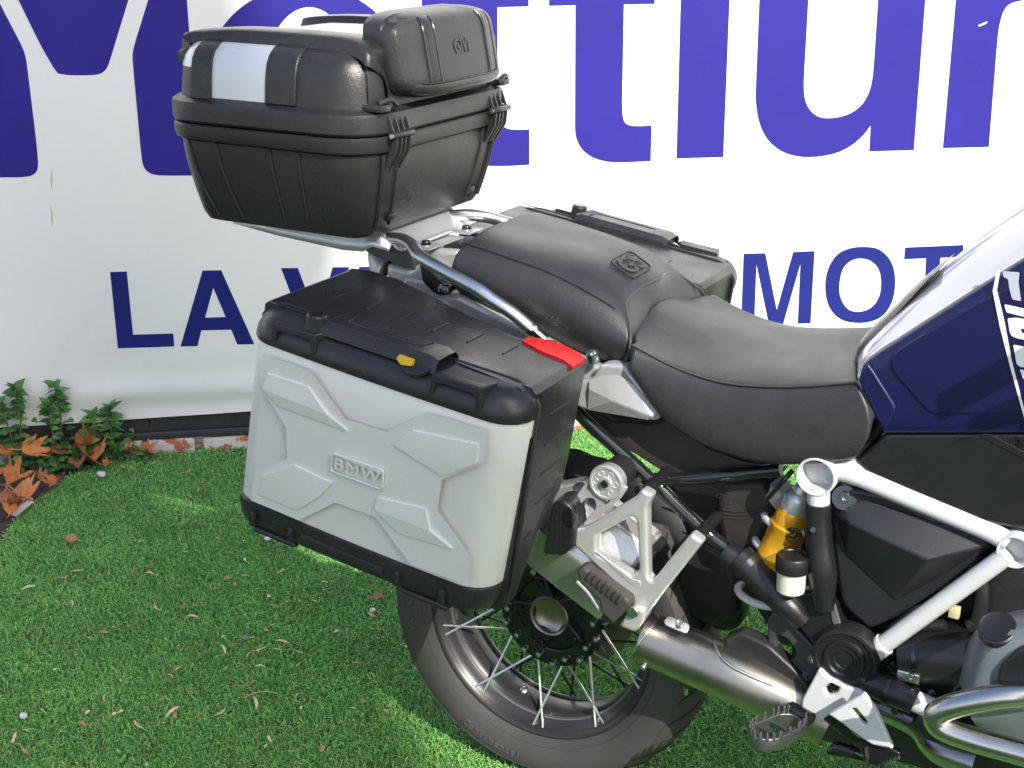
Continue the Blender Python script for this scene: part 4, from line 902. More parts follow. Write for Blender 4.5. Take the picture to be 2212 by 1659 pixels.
box('engine_block', (.93, 0, .47), (.36, .26, .40), DARKM, bike, .03); box('intake_box', (.86, 0, .72), (.40, .18, .20), DARKM, bike, .03)
plate('rear_hugger', [c5(600, 925, 700, 900, 965, 890, 965, 1340, 1120, 1500, 1060, 1800, 900, 1800, 800, 1350, 700, 1100)], -.03, .06, .015, BROWNBLK, bike, .02)
plate('swing_arm', [c5(1000, 1330, 1300, 1450, 1450, 1600, 1500, 1900, 1300, 1900, 1150, 1650, 1040, 1500)], -.06, .10, .02, DARKM, bike, .02)
plate('inner_fender', [c4(1490, 520, 1640, 470, 1800, 560, 1850, 700, 1823, 900, 1700, 960, 1560, 900, 1480, 800)], -.06, .08, .02, DARKM, bike, .02)
ptube('hose', c5(1240, 1000, 1330, 900, 1390, 830), [-.14, -.15, -.14], .004, GLOSSBLK)
# ---- grab rails
gr_px = c3(205, 255, 300, 262, 390, 268, 448, 300, 480, 350, 545, 395, 680, 470, 800, 535, 880, 592, 990, 665, 1095, 755)
gy = [-.100, -.106, -.114, -.130, -.148, -.160, -.172, -.178, -.180, -.178, -.172]
gp_ = [Y(p, y) for p, y in zip(gr_px, gy)]
GRM = mat('anodised_rail', (.62, .62, .63), .34, metal=1, bump=.1, scale=900, rvar=.04)
for s in (1, -1):
    pts = [Vector((p.x, p.y*s, p.z)) for p in gp_]
    g_ = tube('grab_rail', pts, .0112, GRM, bike, smooth=6, seg=18)
    e_ = pts[-1]; d_ = (pts[-1]-pts[-2]).normalized()
    lathe('rail_collar', [(.0112, -.004), (.0122, .0), (.0122, .006), (.0095, .010), (.0085, .018), (.0085, .03), (0, .03)], e_, d_, CHROME, g_, 20)
    lathe('rail_foot', [(.016, 0), (.017, .004), (.015, .010), (.009, .012), (0, .012)], e_+d_*.036-VZ*.008, VZ, CHROME, g_, 24)
bolt('seat_bolt', Y(c3(1432, 925)[0], -.165), Vector((.1, -.4, 1)), .011, .016, STEEL, bike); bolt('seat_bolt', Y(c3(628, 548)[0], -.16), VZ, .012, .01, GLOSSBLK, bike)
# ---- tail
tl_ = plate('tail_bracket', [c3(150, 285, 240, 262, 330, 280, 425, 320, 455, 365, 462, 440, 380, 410, 300, 380, 205, 345), c3(250, 300, 330, 312, 352, 328, 300, 325)], -.095, .012, .003, mat('dark_grey_bracket', (.10, .10, .105), .35, metal=.5), bike, .006)
plate('tail_light', [c3(190, 335, 225, 342, 250, 400, 285, 408, 262, 470, 236, 492, 205, 450, 190, 380)], -.085, .16, .012, LENS, bike, .008)
plate('tail_light_gasket', [c3(285, 392, 318, 388, 300, 470, 262, 480)], -.092, .17, .004, SATIN, bike, .004)
plate('tail_fairing', [c3(300, 395, 420, 430, 480, 400, 560, 430, 640, 520, 600, 570, 520, 560, 440, 545, 300, 480)], -.094, .18, .01, SILVP, bike, .01)
plate('tail_fairing_top', [c3(420, 300, 560, 320, 700, 330, 700, 420, 560, 440, 460, 400)], -.06, .12, .008, SILVP, bike, .01)
plate('tail_side_panel', [c3(400, 470, 560, 500, 680, 570, 820, 720, 640, 740, 470, 640, 380, 560)], -.118, .03, .006, SILVP, bike, .01)
plate('undertail', [c3(480, 380, 560, 440, 640, 520, 660, 600, 560, 560, 500, 500)], -.12, .03, .004, SATIN, bike, .006)
box('tail_latch', (-.185, 0, .985), (.05, .09, .03), SATIN, bike, .006)
# ---- exhaust
a0_, a1_ = Y(c4(905, 425)[0], -.160), Y(c4(1310, 738)[0], -.155)
axd = (a1_-a0_).normalized(); nup = VY.cross(axd).normalized()
if nup.z < 0: nup = -nup
sec = [(-.092, .025), (-.096, -.002), (-.086, -.018), (.006, -.064), (.018, -.066), (.074, -.036), (.092, -.024), (.102, -.002), (.100, .03), (.03, .055), (-.05, .05)]
def sil(t, k, sh=0.): return [a0_+axd*t+nup*(n*k+sh)+VY*(y*k) for n, y in sec]
LL = (a1_-a0_).length
mf = grid('silencer', [sil(-.050, .42), sil(-.045, .62), sil(-.012, .97), sil(-.006, 1.0), sil(.0, 1.0), sil(LL*.5, 1.0), sil(LL*.86, 1.0), sil(LL*.90, .96)], mat('silencer_steel', (.50, .50, .475), .24, metal=.72, bump=.25, scale=260, rvar=.06), bike, closed_v=True, capends=True, smooth=28)
bb_ = mf.modifiers.new('b', 'BEVEL'); bb_.width = .006; bb_.segments = 3; bb_.limit_method = 'ANGLE'; bb_.angle_limit = R(22)
mid = grid('silencer_front', [sil(LL*.88, .955), sil(LL*.96, .93), sil(LL*1.12, .72, -.012), sil(LL*1.22, .60, -.020)], SATIN, mf, closed_v=True, capends=True, smooth=28)
h0, h1, h2 = Y(c4(1355, 985)[0], -.172), Y((1610, 1468), -.168), Y((1790, 1555), -.15)
hs = tube('heat_shield', [h0, h0.lerp(h1, .5), h1, h2], [.0440, .0450, .0460, .0440], BRUSH, mf, smooth=6, seg=40)
tube('shield_edge', [h0+(h1-h0).normalized()*.001+(nup*math.cos(t)+VY*math.sin(t))*.0445 for t in [2*math.pi*k/40 for k in range(40)]], .0018, STEEL, hs, seg=6, closed=True)
pc_ = Y(c4(1520, 928)[0], -.203)
shape('screw_recess', [rpoly([Vector(p) for p in ((-.021, -.009), (.021, -.009), (.021, .009), (-.021, .009))], .009)], (pc_+Vector((0, -.002, .003)), (h1-h0).normalized(), Vector((.05, -.55, .83)).cross((h1-h0).normalized()).normalized()*1), .003, .001, STEEL, hs)
bolt('shield_screw', pc_+Vector((.004, -.002, .005)), Vector((.05, -.55, .83)), .0065, .005, STEEL, hs)
bolt('shield_screw', Y(c4(1350, 1135)[0], -.205), Vector((-.2, -.8, -.3)), .0055, .006, STEEL, hs); bolt('shield_screw', Y(c4(1565, 1248)[0], -.18), -VZ, .004, .012, STEEL, hs)
fp_ = []
for p in d0(1536, 1366, 1544, 1392, 1556, 1418, 1580, 1440, 1620, 1460, 1668, 1480):
    try: q, n_ = cast(hs, p); fp_.append(q+n_*.0012)
    except Exception: pass
if len(fp_) > 2: tube('shield_flange', fp_, .0026, STEEL, hs, smooth=4, seg=8)
plate('shield_guard', [d0(1560, 1380, 1600, 1365, 1660, 1395, 1720, 1450, 1760, 1500, 1700, 1505, 1625, 1478, 1580, 1440)], -.170, .03, .006, DARKM, mf, .01)
hd_ = mat('heat_tinted_steel', (.50, .36, .28), .25, metal=1, col2=(.28, .33, .46), vscale=9)
ptube('header_pipe', c6(120, 1180, 280, 1270, 480, 1300, 700, 1345, 900, 1440, 1000, 1560, 1200, 1640), [-.12, -.12, -.12, -.12, -.13, -.15, -.17], .024, hd_, bike, smooth=6, seg=20)
# mounting strap of the silencer
c17 = conv(1097.2, 960, .4324)
cap_c = Y(c4(1160, 192)[0], -.212)
stp = plate('silencer_strap', [c17(420, 150, 600, 215, 560, 275, 520, 305, 375, 440, 335, 430, 285, 330), c17(388, 270, 430, 270, 441, 318, 352, 424, 322, 345)], -.214, .006, .0018, ALU, bike, .006)
lathe('strap_knob', [(.028, .014), (.028, .006), (.0292, .004), (.0292, -.004), (.0275, -.007), (.0245, -.007), (.0235, -.0055), (.0110, -.0055), (.0100, -.0085), (0, -.0085)], cap_c, VY, ALU, stp, 48)
for k in range(6):
    a = 2*math.pi*k/6; e = Vector((math.cos(a), 0, math.sin(a))); lathe('knob_pocket', [(.0052, 0), (.0052, -.0012), (.0044, -.0016), (.0038, -.0006), (0, -.0006)], cap_c+e*.0170+VY*-.0050, VY, ALU, stp, 12)
bolt('knob_bolt', cap_c+VY*-.0075, -VY, .0065, .005, DARKM, stp)
for p in c4(1082, 212, 1165, 282): bolt('strap_screw', Y(p, -.2145), -VY, .0048, .004, STEEL, stp)
lathe('strap_bush', [(.026, 0), (.026, .05)], cap_c+VY*.012, VY, DARKM, stp, 24)
# ---- passenger footrest bracket
fb = plate('footrest_bracket', [c4(985, 435, 1050, 425, 1300, 275, 1335, 228, 1392, 262, 1362, 325, 1368, 680, 1390, 702, 1588, 455, 1650, 503, 1425, 790, 1365, 870, 1300, 968, 1215, 935, 1262, 865, 1292, 800, 985, 520), c4(1105, 468, 1288, 370, 1308, 395, 1322, 650, 1288, 672, 1105, 560)], -.238, .024, .006, ALU, bike, .006)
plate('bracket_recess', [c4(1085, 545, 1110, 552, 1290, 690, 1330, 700, 1335, 730, 1300, 735)], -.2388, .004, .0014, ALU, fb, .004)
plate('footrest_joint', [c4(1252, 870, 1290, 830, 1350, 850, 1345, 900, 1300, 965, 1225, 935)], -.246, .04, .005, ALU, fb, .006)
lathe('joint_pin', [(.0105, 0), (.0105, -.006), (.009, -.008), (0, -.008)], Y(c4(1297, 852)[0], -.246), VY, STEEL, fb, 20)
pg = plate('passenger_footrest', [c4(1000, 640, 1040, 628, 1075, 660, 1270, 800, 1272, 830, 1240, 870, 1185, 925, 1120, 860, 1115, 800, 1010, 700)], -.262, .03, .006, mat('footrest_rubber', (.042, .038, .033), .6, bump=.6, scale=500), bike, .006)
for k in range(7):
    p = Vector(c4(1075, 672)[0]).lerp(Vector(c4(1230, 790)[0]), k/6); q = Y(p, -.263); box('footrest_rib', q, (.007, .008, .020), RUBBER, pg, .002, ax=(axd, VY, nup))
ptube('footrest_edge', c4(1005, 702, 1060, 760, 1105, 830, 1115, 855), -.264, .0030, STEEL, pg, smooth=4, seg=8)
mb = plate('pannier_mount', [c4(880, 295, 930, 285, 972, 318, 990, 440, 985, 530, 935, 572, 828, 566, 850, 440, 868, 330)], -.250, .05, .005, SATIN, bike, .006)
for k in range(3): plate('mount_rib', [c4(885+14*k, 318-8*k, 893+14*k, 314-8*k, 862+30*k, 560, 852+30*k, 560)], -.2505, .006, .0015, SATIN, mb)
plate('mount_cap', [c4(930, 345, 975, 318, 988, 400, 982, 440, 940, 410)], -.252, .02, .003, GLOSSBLK, mb, .004)
for p in c4(1350, 245, 1615, 480): lathe('bracket_bush', [(.009, .012), (.010, .016), (.010, .09), (.009, .094)], Y(p, -.226), VY, SATIN, fb, 18)
# ---- rider footrest area
fpW = plate('foot_plate', [c6(405, 1168, 455, 1218, 520, 1250, 612, 1282, 645, 1312, 452, 1398, 425, 1442, 352, 1428, 318, 1395, 320, 1325), c6(432, 1262, 510, 1238, 500, 1288, 445, 1308)], -.205, .014, .004, WHITEP, bike, .006)
plate('heel_guard', [c6(452, 1396, 625, 1292, 685, 1372, 772, 1568, 668, 1545, 600, 1500, 520, 1440), c6(562, 1368, 588, 1364, 646, 1432, 640, 1450, 618, 1442)], -.246, .012, .003, WHITEP, bike, .0035)
bolt('plate_bolt', Y(c6(352, 1392)[0], -.206), -VY, .0075, .005, STEEL, fpW)
fo, fi = Y(c6(105, 1490)[0], -.305), Y(c6(318, 1390)[0], -.215)
PEG = mat('worn_peg_steel', (.20, .20, .205), .38, metal=.9, bump=.4, scale=300)
d_ = (fo-fi).normalized(); pk = 0
wv = d_.cross(VZ).normalized(); upv = wv.cross(d_).normalized()
if upv.z < 0: upv = -upv
ol = rpoly([Vector(p) for p in ((0, -.012), (.02, -.026), (.085, -.028), (.108, -.012), (.108, .012), (.085, .028), (.02, .026), (0, .012))], .012)
il = rpoly([Vector(p) for p in ((.012, -.006), (.026, -.018), (.082, -.020), (.098, -.008), (.098, .008), (.082, .020), (.026, .018), (.012, .006))], .008)
ex = d_; ey = upv.cross(d_); peg = shape('rider_footrest', [ol, il], (fi, ex, ey), .022, .002, PEG, bike)
for i in range(len(ol)):
    if i % 2 == 0:
        p = ol[i]; c_ = fi+ex*p[0]*.985+ey*p[1]*.94
        lathe('footrest_tooth', [(.0032, -.004), (.0028, .006), (.0012, .0105), (0, .0105)], c_, upv, PEG, peg, 8)
for t in (.035, .055, .075):
    for s in (-1, 1):
        lathe('footrest_tooth', [(.0032, -.004), (.0028, .006), (.0012, .0105), (0, .0105)], fi+ex*t+ey*s*.0255, upv, PEG, peg, 8)
for t in (.045, .070): box('footrest_bar', fi+ex*t-upv*.010, (.006, .046, .008), PEG, peg, .001, ax=(ex, ey, upv))
lathe('footrest_hinge', [(.011, -.02), (.011, .02)], fi, ey, GLOSSBLK, peg, 20)
bp = plate('brake_pedal', [c6(420, 1420, 470, 1385, 520, 1420, 600, 1500, 690, 1530, 810, 1585, 800, 1615, 690, 1650, 630, 1640, 610, 1570, 520, 1500)], -.235, .012, .003, GLOSSBLK, bike, .006)
plate('pedal_arm', [c6(440, 1580, 480, 1545, 600, 1580, 640, 1600, 640, 1640, 560, 1620, 440, 1600)], -.225, .02, .005, GLOSSBLK, bp, .006)
for k in range(7):
    p = Y(Vector(c6(640, 1560)[0]).lerp(Vector(c6(650, 1645)[0]), k/6), -.2355); lathe('pedal_tooth', [(.003, 0), (.002, .005), (0, .0055)], p, -VY, PEG, bp, 6)
    p = Y(Vector(c6(690, 1648)[0]).lerp(Vector(c6(800, 1605)[0]), k/6), -.2355); lathe('pedal_tooth', [(.003, 0), (.002, .005), (0, .0055)], p, -VY, PEG, bp, 6)
# ---- engine, right side
cyl = railsurf('cylinder_head_cover', [
    (c6(1085, 1300, 1110, 1180, 1135, 1060, 1200, 945, 1300, 900, 1450, 870, 1650, 850), -.24),
    (c6(1090, 1310, 1118, 1190, 1150, 1075, 1220, 965, 1310, 930, 1460, 905, 1650, 890), -.33),
    (c6(1110, 1330, 1160, 1230, 1200, 1120, 1280, 1030, 1380, 1000, 1480, 985, 1650, 970), -.37),
    (c6(1150, 1400, 1200, 1330, 1260, 1280, 1330, 1230, 1400, 1220, 1500, 1210, 1650, 1200), -.375),
    (c6(1180, 1450, 1240, 1480, 1300, 1500, 1380, 1530, 1450, 1540, 1520, 1550, 1650, 1570), -.34)], 14, GREYE, mirror=False, cap=False, sub=2)
plate('head_insert', [c6(1285, 1210, 1295, 1165, 1380, 1080, 1450, 1060, 1600, 1040, 1600, 1300, 1440, 1320, 1300, 1290)], -.381, .02, .004, SATIN, cyl, .01)
lathe('oil_plug', [(.025, .01), (.025, -.002), (.023, -.003), (.018, -.001), (0, -.001)], Y(c6(1285, 968)[0], -.350), Vector((.1, .55, -.80)), SATIN, cyl, 32)
bolt('head_screw', Y(c6(1112, 1290)[0], -.33), Vector((-.2, -.8, .6)), .010, .012, DARKM, cyl)
cb = mat('crash_bar_steel', (.52, .50, .46), .20, metal=1, rvar=.05)
tube('crash_bar', [Y(p, y) for p, y in zip(c6(1650, 1275, 1430, 1298, 1280, 1310, 1100, 1345, 1000, 1382, 985, 1418, 1020, 1462, 1150, 1512, 1320, 1560, 1650, 1650), (-.36, -.385, -.395, -.40, -.40, -.40, -.40, -.40, -.40, -.40))], .0170, cb, bike, smooth=6, seg=20)
st_ = ptube('starter_motor', c6(850, 1090, 1180, 1110), [-.13, -.14], .050, mat('black_canister', (.013, .013, .014), .3, bump=.2, scale=600), smooth=0, seg=32)
ptube('starter_band', c6(905, 1093, 925, 1094), -.132, .0512, GLOSSBLK, st_, smooth=0, seg=32)
box('starter_clamp', Y(c6(850, 1205)[0], -.18), (.035, .012, .018), STEEL, st_, .003); bolt('clamp_bolt', Y(c6(862, 1208)[0], -.187), -VY, .006, .005, STEEL, st_)
box('connector', Y(c6(1075, 888)[0], -.15), (.016, .012, .018), mat('cream_connector', (.55, .48, .28), .5), bike, .002)
ptube('engine_hose', c6(1200, 700, 1210, 820, 1190, 930, 1150, 960), -.14, .011, DARKM); ptube('engine_hose', c6(900, 800, 960, 760, 1100, 700, 1180, 600), -.135, .008, DARKM)
ptube('wire_loom', c6(850, 960, 940, 955, 1030, 950), -.15, .009, DARKM); ptube('engine_pipe', c6(760, 1130, 830, 1200, 900, 1230, 1100, 1240), -.13, .012, DARKM)
ptube('lower_engine_guard', c6(900, 1380, 1000, 1450, 1150, 1500), -.14, .03, DARKM, smooth=3)

# ---- front half of the machine (just outside the picture): fairing, fork, front wheel, handlebar, far cylinder
def mirr(pts): return pts+[Vector((p[0], -p[1], p[2])) for p in reversed(pts)]
st_rows = []
for x, zt, zb_, wy in ((.86, 1.16, .95, .150), (.98, 1.20, .90, .155), (1.10, 1.20, .88, .140), (1.24, 1.14, .89, .115), (1.38, 1.04, .92, .080), (1.52, .97, .93, .050), (1.62, .945, .93, .030)):
    st_rows.append([Vector(p) for p in mirr([Vector((x, -wy*.45, zb_)), Vector((x, -wy*.95, zb_+.03)), Vector((x, -wy, (zt+zb_)/2)), Vector((x, -wy*.70, zt-.03)), Vector((x, -wy*.3, zt))])])
grid('front_fairing', st_rows, BLUEP, bike, closed_v=True, capends=True, sub=2)
ws = [[Vector((1.16+.12*t-.14*k, y*(1-.25*k)*.85, 1.15+.24*k)) for y, t in ((-.17, -.5), (-.12, .3), (0, .6), (.12, .3), (.17, -.5))] for k in (0, .33, .66, 1.)]
sm_ = bpy.data.materials.new('smoked_screen'); sm_.use_nodes = True; b_ = sm_.node_tree.nodes['Principled BSDF']; b_.inputs['Base Color'].default_value = (.25, .27, .28, 1); b_.inputs['Roughness'].default_value = .05; b_.inputs['Transmission Weight'].default_value = .9
grid('windscreen', ws, sm_, bike, sub=2, thick=.004)
for s in (-1, 1):
    tube('fork_leg', [(1.20, s*.105, 1.05), (1.36, s*.105, .72), (1.51, s*.105, .34)], [.027, .026, .022], SATIN, bike, seg=20)
    tube('hand_grip', [(1.10, s*.38, 1.29), (1.07, s*.48, 1.285)], .018, RUBBER, bike)
    tube('hand_guard', [(1.18, s*.32, 1.31), (1.22, s*.40, 1.30), (1.14, s*.50, 1.29)], [.012, .03, .012], SATIN, bike, smooth=4)
tube('handlebar', [(1.09, -.44, 1.288), (1.13, -.28, 1.31), (1.17, -.14, 1.27), (1.18, 0, 1.20), (1.17, .14, 1.27), (1.13, .28, 1.31), (1.09, .44, 1.288)], .012, SATIN, bike, smooth=5)
fcy = cyl.copy(); fcy.data = cyl.data.copy(); fcy.data.transform(Matrix.Diagonal((1, -1, 1, 1))); fcy.data.flip_normals(); col.objects.link(fcy); fcy.location.y = -cyl.location.y; fcy.location.x += .03
for s in (-1, 1):
    box('cylinder_barrel', (.93, s*.20, .52), (.17, .18, .20), DARKM, bike, .03); box('cylinder_head', (.97, s*.29, .545), (.20, .08, .19), GREYE, bike, .03)
def copy_tree(o, parent):
    c = o.copy(); col.objects.link(c); c.parent = parent
    for ch in list(o.children): copy_tree(ch, c)
    return c
fw_ = copy_tree(wheel, bike); fw_.name = 'front_wheel'; fw_.location.x += 1.51
tube('front_mudguard', [Vector((1.51+.345*math.cos(a), 0, .318+.345*math.sin(a))) for a in [R(20+12*k) for k in range(11)]], [.02]+[.055]*9+[.02], TANKW, bike, smooth=2)
# ================================================================== PLANTS AND LITTER
rnd = random.Random(11)
def leafmat(name, c, c2_, rough=.5, trans=0.):
    m = mat(name, c, rough, col2=c2_, vscale=60, bump=.5, scale=200)
    return m
WEED = [leafmat('weed_leaf_a', (.07, .21, .04), (.04, .14, .025)), leafmat('weed_leaf_b', (.030, .105, .022), (.02, .07, .016)), leafmat('weed_leaf_c', (.12, .28, .06), (.07, .18, .04))]
STEMM = mat('weed_stem', (.10, .12, .05), .6)
DRY = [leafmat('dry_leaf_a', (.60, .22, .07), (.38, .12, .04), .7), leafmat('dry_leaf_b', (.44, .19, .09), (.28, .11, .05), .7), leafmat('dry_leaf_c', (.72, .31, .11), (.50, .17, .055), .7)]
CHIP = [mat('straw', (.52, .38, .22), .7), mat('tan_chip', (.40, .22, .11), .7), mat('pale_chip', (.62, .52, .36), .7), mat('dark_chip', (.10, .06, .035), .7)]
def ovate(L_, W_, fold, droop):
    me = bpy.data.meshes.new('leaf'); V = []; F = []; n = 6
    for i in range(n+1):
        t = i/n; w_ = W_*(math.sin(math.pi*min(1, t*1.02)**.72)**.9)*(1-.25*t) if 0 < i < n else 0
        for k in (-1, 0, 1): V.append((t*L_, k*w_*.5, fold*abs(k)*w_*.5-droop*t*t*L_))
    for i in range(n):
        for k in (0, 1): F.append((3*i+k, 3*i+k+1, 3*i+k+4, 3*i+k+3))
    me.from_pydata(V, [], F); me.polygons.foreach_set('use_smooth', [True]*len(F)); return me
LEAFM = []
for mi in range(3):
    for sh in ((.043, .029, .35, .25), (.035, .028, .2, .45), (.036, .019, .3, .6)):
        me = ovate(*sh); me.materials.append(WEED[mi]); LEAFM.append(me)
def orient(o, p, d, up):
    d = d.normalized(); y_ = up.cross(d).normalized(); z_ = d.cross(y_)
    o.matrix_world = Matrix(((d[0], y_[0], z_[0], p[0]), (d[1], y_[1], z_[1], p[1]), (d[2], y_[2], z_[2], p[2]), (0, 0, 0, 1)))
def weed(base_px, off, stems, nlow, spread, label, low_h=.05):
    """stems: lists of pixels from the ground up (on a plane parallel to the wall at off)"""
    b = wallpt(base_px, off); b.z = -.006
    root = empty('weed_plant', b, label, 'plant')
    def put(p, d, sc_):
        me = rnd.choice(LEAFM); o = bpy.data.objects.new('leaf', me); col.objects.link(o)
        up = (VZ+WN*.5+Vector((rnd.uniform(-.5, .5), rnd.uniform(-.5, .5), 0))).normalized(); d = d.normalized()
        if abs(d.dot(up)) > .95: up = (up+WU*.6).normalized()
        orient(o, p-b, d, up); o.scale = (sc_, sc_, sc_); o.parent = root
    for st in stems:
        P = crom([b.lerp(wallpt(st[0], off), .0)]+[wallpt(q, off+rnd.uniform(-.01, .02)) for q in st], 5)
        tube('stem', P, [.0024]*(len(P)-1)+[.0012], STEMM, root, seg=6)
        n = len(P)
        for i in range(2, n):
            for s in (-1, 1):
                if rnd.random() < .72:
                    d = WU*s*rnd.uniform(.6, 1)+VZ*rnd.uniform(-.1, .5)+WN*rnd.uniform(-.3, .8); put(P[i], d, rnd.uniform(.55, 1.05))
        for k in range(4):
            a = k*1.57+rnd.random(); put(P[-1], WU*math.cos(a)*.7+WN*math.sin(a)*.5+VZ*.9, rnd.uniform(.7, 1.1))
    for k in range(nlow):
        s = rnd.gauss(0, spread*.5); o_ = rnd.uniform(.0, .06); z = abs(rnd.gauss(0, low_h))*math.exp(-(s/spread)**2)+.006
        p = b+WU*s+WN*(o_-.03); p.z = z
        a = rnd.uniform(0, 6.28); put(p, WU*math.cos(a)+WN*(math.sin(a)+.3)+VZ*rnd.uniform(-.1, .6), rnd.uniform(.45, .85))
    return root
weed(c14(130, 640)[0], .05, [c14(170, 520, 150, 420, 130, 330, 125, 280), c14(60, 560, 20, 470, -20, 400)], 80, .13, 'tall leafy weed at the corner where banner meets turf', .07)
weed(c14(470, 660)[0], .05, [c14(495, 500, 480, 400, 458, 320, 445, 260), c14(410, 540, 400, 460, 400, 410)], 95, .14, 'leafy weed with one bare upright stem against the banner', .06)
weed(c14(880, 700)[0], .05, [c14(910, 560, 905, 490, 900, 440), c14(770, 590, 760, 530, 765, 495)], 95, .13, 'small clump of weeds beside the white bricks', .05)
weed(c14(380, 880)[0], .10, [], 70, .14, 'low spreading weed among the fallen brown leaves', .018)
# fallen plane-tree leaves
def lobed(S, curl, seed):
    r = random.Random(seed); lob = [(0, 1.0), (.62, .86), (-.62, .86), (1.35, .62), (-1.35, .62)]; pts = []
    n = 60
    for i in range(n):
        a = -math.pi+2*math.pi*i/n; rad = .46
        for l, ln in lob: rad = max(rad, ln*max(0, 1-abs((a-l))/.55)**.75+.0)
        if abs(a) > 2.6: rad = .34
        rad *= 1+r.uniform(-.08, .08); pts.append((rad*math.cos(a)*S*.5, rad*math.sin(a)*S*.5))
    bm = bmesh.new(); c = bm.verts.new((0, 0, 0)); ring1 = []; ring2 = []
    def h(x, y): return curl*(abs(y)**1.5*4+(x*x)*3*r.uniform(.6, 1.3))
    for x, y in pts: ring1.append(bm.verts.new((x*.5, y*.5, h(x*.5, y*.5)))); ring2.append(bm.verts.new((x, y, h(x, y))))
    for i in range(n):
        j = (i+1) % n; bm.faces.new((c, ring1[i], ring1[j])); bm.faces.new((ring1[i], ring2[i], ring2[j], ring1[j]))
    q = [bm.verts.new(p) for p in ((-.1*S, -.012*S, .002), (-.1*S, .012*S, .002), (-.5*S, .008*S, .004), (-.5*S, -.008*S, .004))]; bm.faces.new(q)
    me = bpy.data.meshes.new('dry_leaf'); bm.to_mesh(me); bm.free(); me.polygons.foreach_set('use_smooth', [True]*len(me.polygons)); return me
def dry_leaf(px, z, size, yaw, tiltx, tilty, mi, label, curl=1.6, seed=0, group=None):
    me = lobed(size, curl, seed); me.materials.append(DRY[mi]); o = bpy.data.objects.new('fallen_leaf', me); col.objects.link(o)
    o.location = Z(px, z); o.rotation_euler = (tiltx, tilty, yaw); tag(o, label, 'leaf', group); return o
LF = [((230, 775), .05, .085, 1.2, .9, .3, 2, 'upright curled orange leaf leaning in the weeds'), ((425, 775), .05, .07, 2.3, 1.1, .2, 1, 'brown leaf standing on edge between the weeds'),
      ((690, 745), .035, .10, .4, .3, -.25, 0, 'large curled brown leaf on top of the leaf pile by the bricks'), ((745, 850), .018, .115, 2.7, .15, .1, 2, 'broad orange leaf with pointed lobes on the turf edge'),
      ((640, 880), .012, .07, -.8, .1, .1, 1, 'dull brown leaf tucked under the broad orange leaf'), ((880, 895), .014, .05, 1.9, .1, .3, 0, 'small brown leaf at the end of the leaf pile'),
      ((105, 1040), .03, .10, 1.7, .35, .2, 0, 'large brown leaf lying in the corner bed'), ((165, 1150), .022, .105, -.3, .1, .15, 2, 'bright orange leaf at the turf corner'),
      ((50, 1225), .016, .085, .9, .1, 0, 1, 'dark brown leaf half in the soil'), ((90, 1285), .016, .075, 2.2, .2, .1, 2, 'orange leaf beside the white paper scrap'),
      ((320, 1020), .016, .07, 2.9, .1, .2, 1, 'tan leaf behind the corner leaf pile'), ((475, 1035), .016, .075, -1.2, .2, .1, 0, 'crumpled brown leaf on the turf edge beneath the weeds'),
      ((25, 800), .03, .07, .6, .5, .2, 0, 'red-brown leaf under the tall weed'), ((1165, 790), .014, .07, .2, .15, .1, 0, 'rust-coloured leaf against the worn bricks'), ((1040, 775), .016, .05, 1.3, .2, .2, 2, 'small pale orange leaf at the foot of the bricks'),
      ((-30, 1000), .02, .09, 2.0, .2, .2, 0, 'brown leaf at the outer end of the corner bed')]
for i, (p, z, s, yw, tx, ty, mi, lb) in enumerate(LF): dry_leaf(c14(*p)[0], z+.012, s*1.45, yw, tx, ty, mi, lb, seed=i)
dry_leaf((815, 1292), .018, .050, 1.2, .1, .15, 1, 'single small brown lobed leaf lying on open turf by the wheel', seed=40)
dry_leaf((392, 1311), .016, .022, .4, .1, .2, 1, 'tiny curled brown leaf alone on the turf', seed=41)
# twigs, chips and pebbles lying on the turf
def chip_mesh(L_, W_, bend, mi):
    V = []; F = []; n = 5
    for i in range(n+1):
        t = i/n-.5; w_ = W_*math.cos(math.pi*t*.92)
        for k in (-1, 1): V.append((t*L_, bend*(t*t*4)*L_+k*w_*.5, .0016*math.cos(3*t)+(.0012 if k > 0 else 0)))
    for i in range(n): F.append((2*i, 2*i+1, 2*i+3, 2*i+2))
    me = bpy.data.meshes.new('chip'); me.from_pydata(V, [], F); me.materials.append(CHIP[mi]); return me
chips = [chip_mesh(*a) for a in ((.020, .0040, .12, 0), (.026, .0034, .2, 0), (.014, .0055, .05, 1), (.010, .0050, .0, 2), (.018, .0028, -.15, 2), (.009, .006, .0, 1), (.012, .007, .05, 3), (.024, .0042, -.1, 2))]
known = [(185, 1262), (235, 1240), (600, 1235), (700, 1275), (335, 1312), (150, 1418), (365, 1450), (405, 1478), (620, 1510), (650, 1530), (350, 1510), (225, 1505), (480, 1540), (40, 1395), (455, 1383), (590, 1350), (530, 1330), (890, 1345), (850, 1360), (1740, 1600), (880, 1400)]
cnt = 0
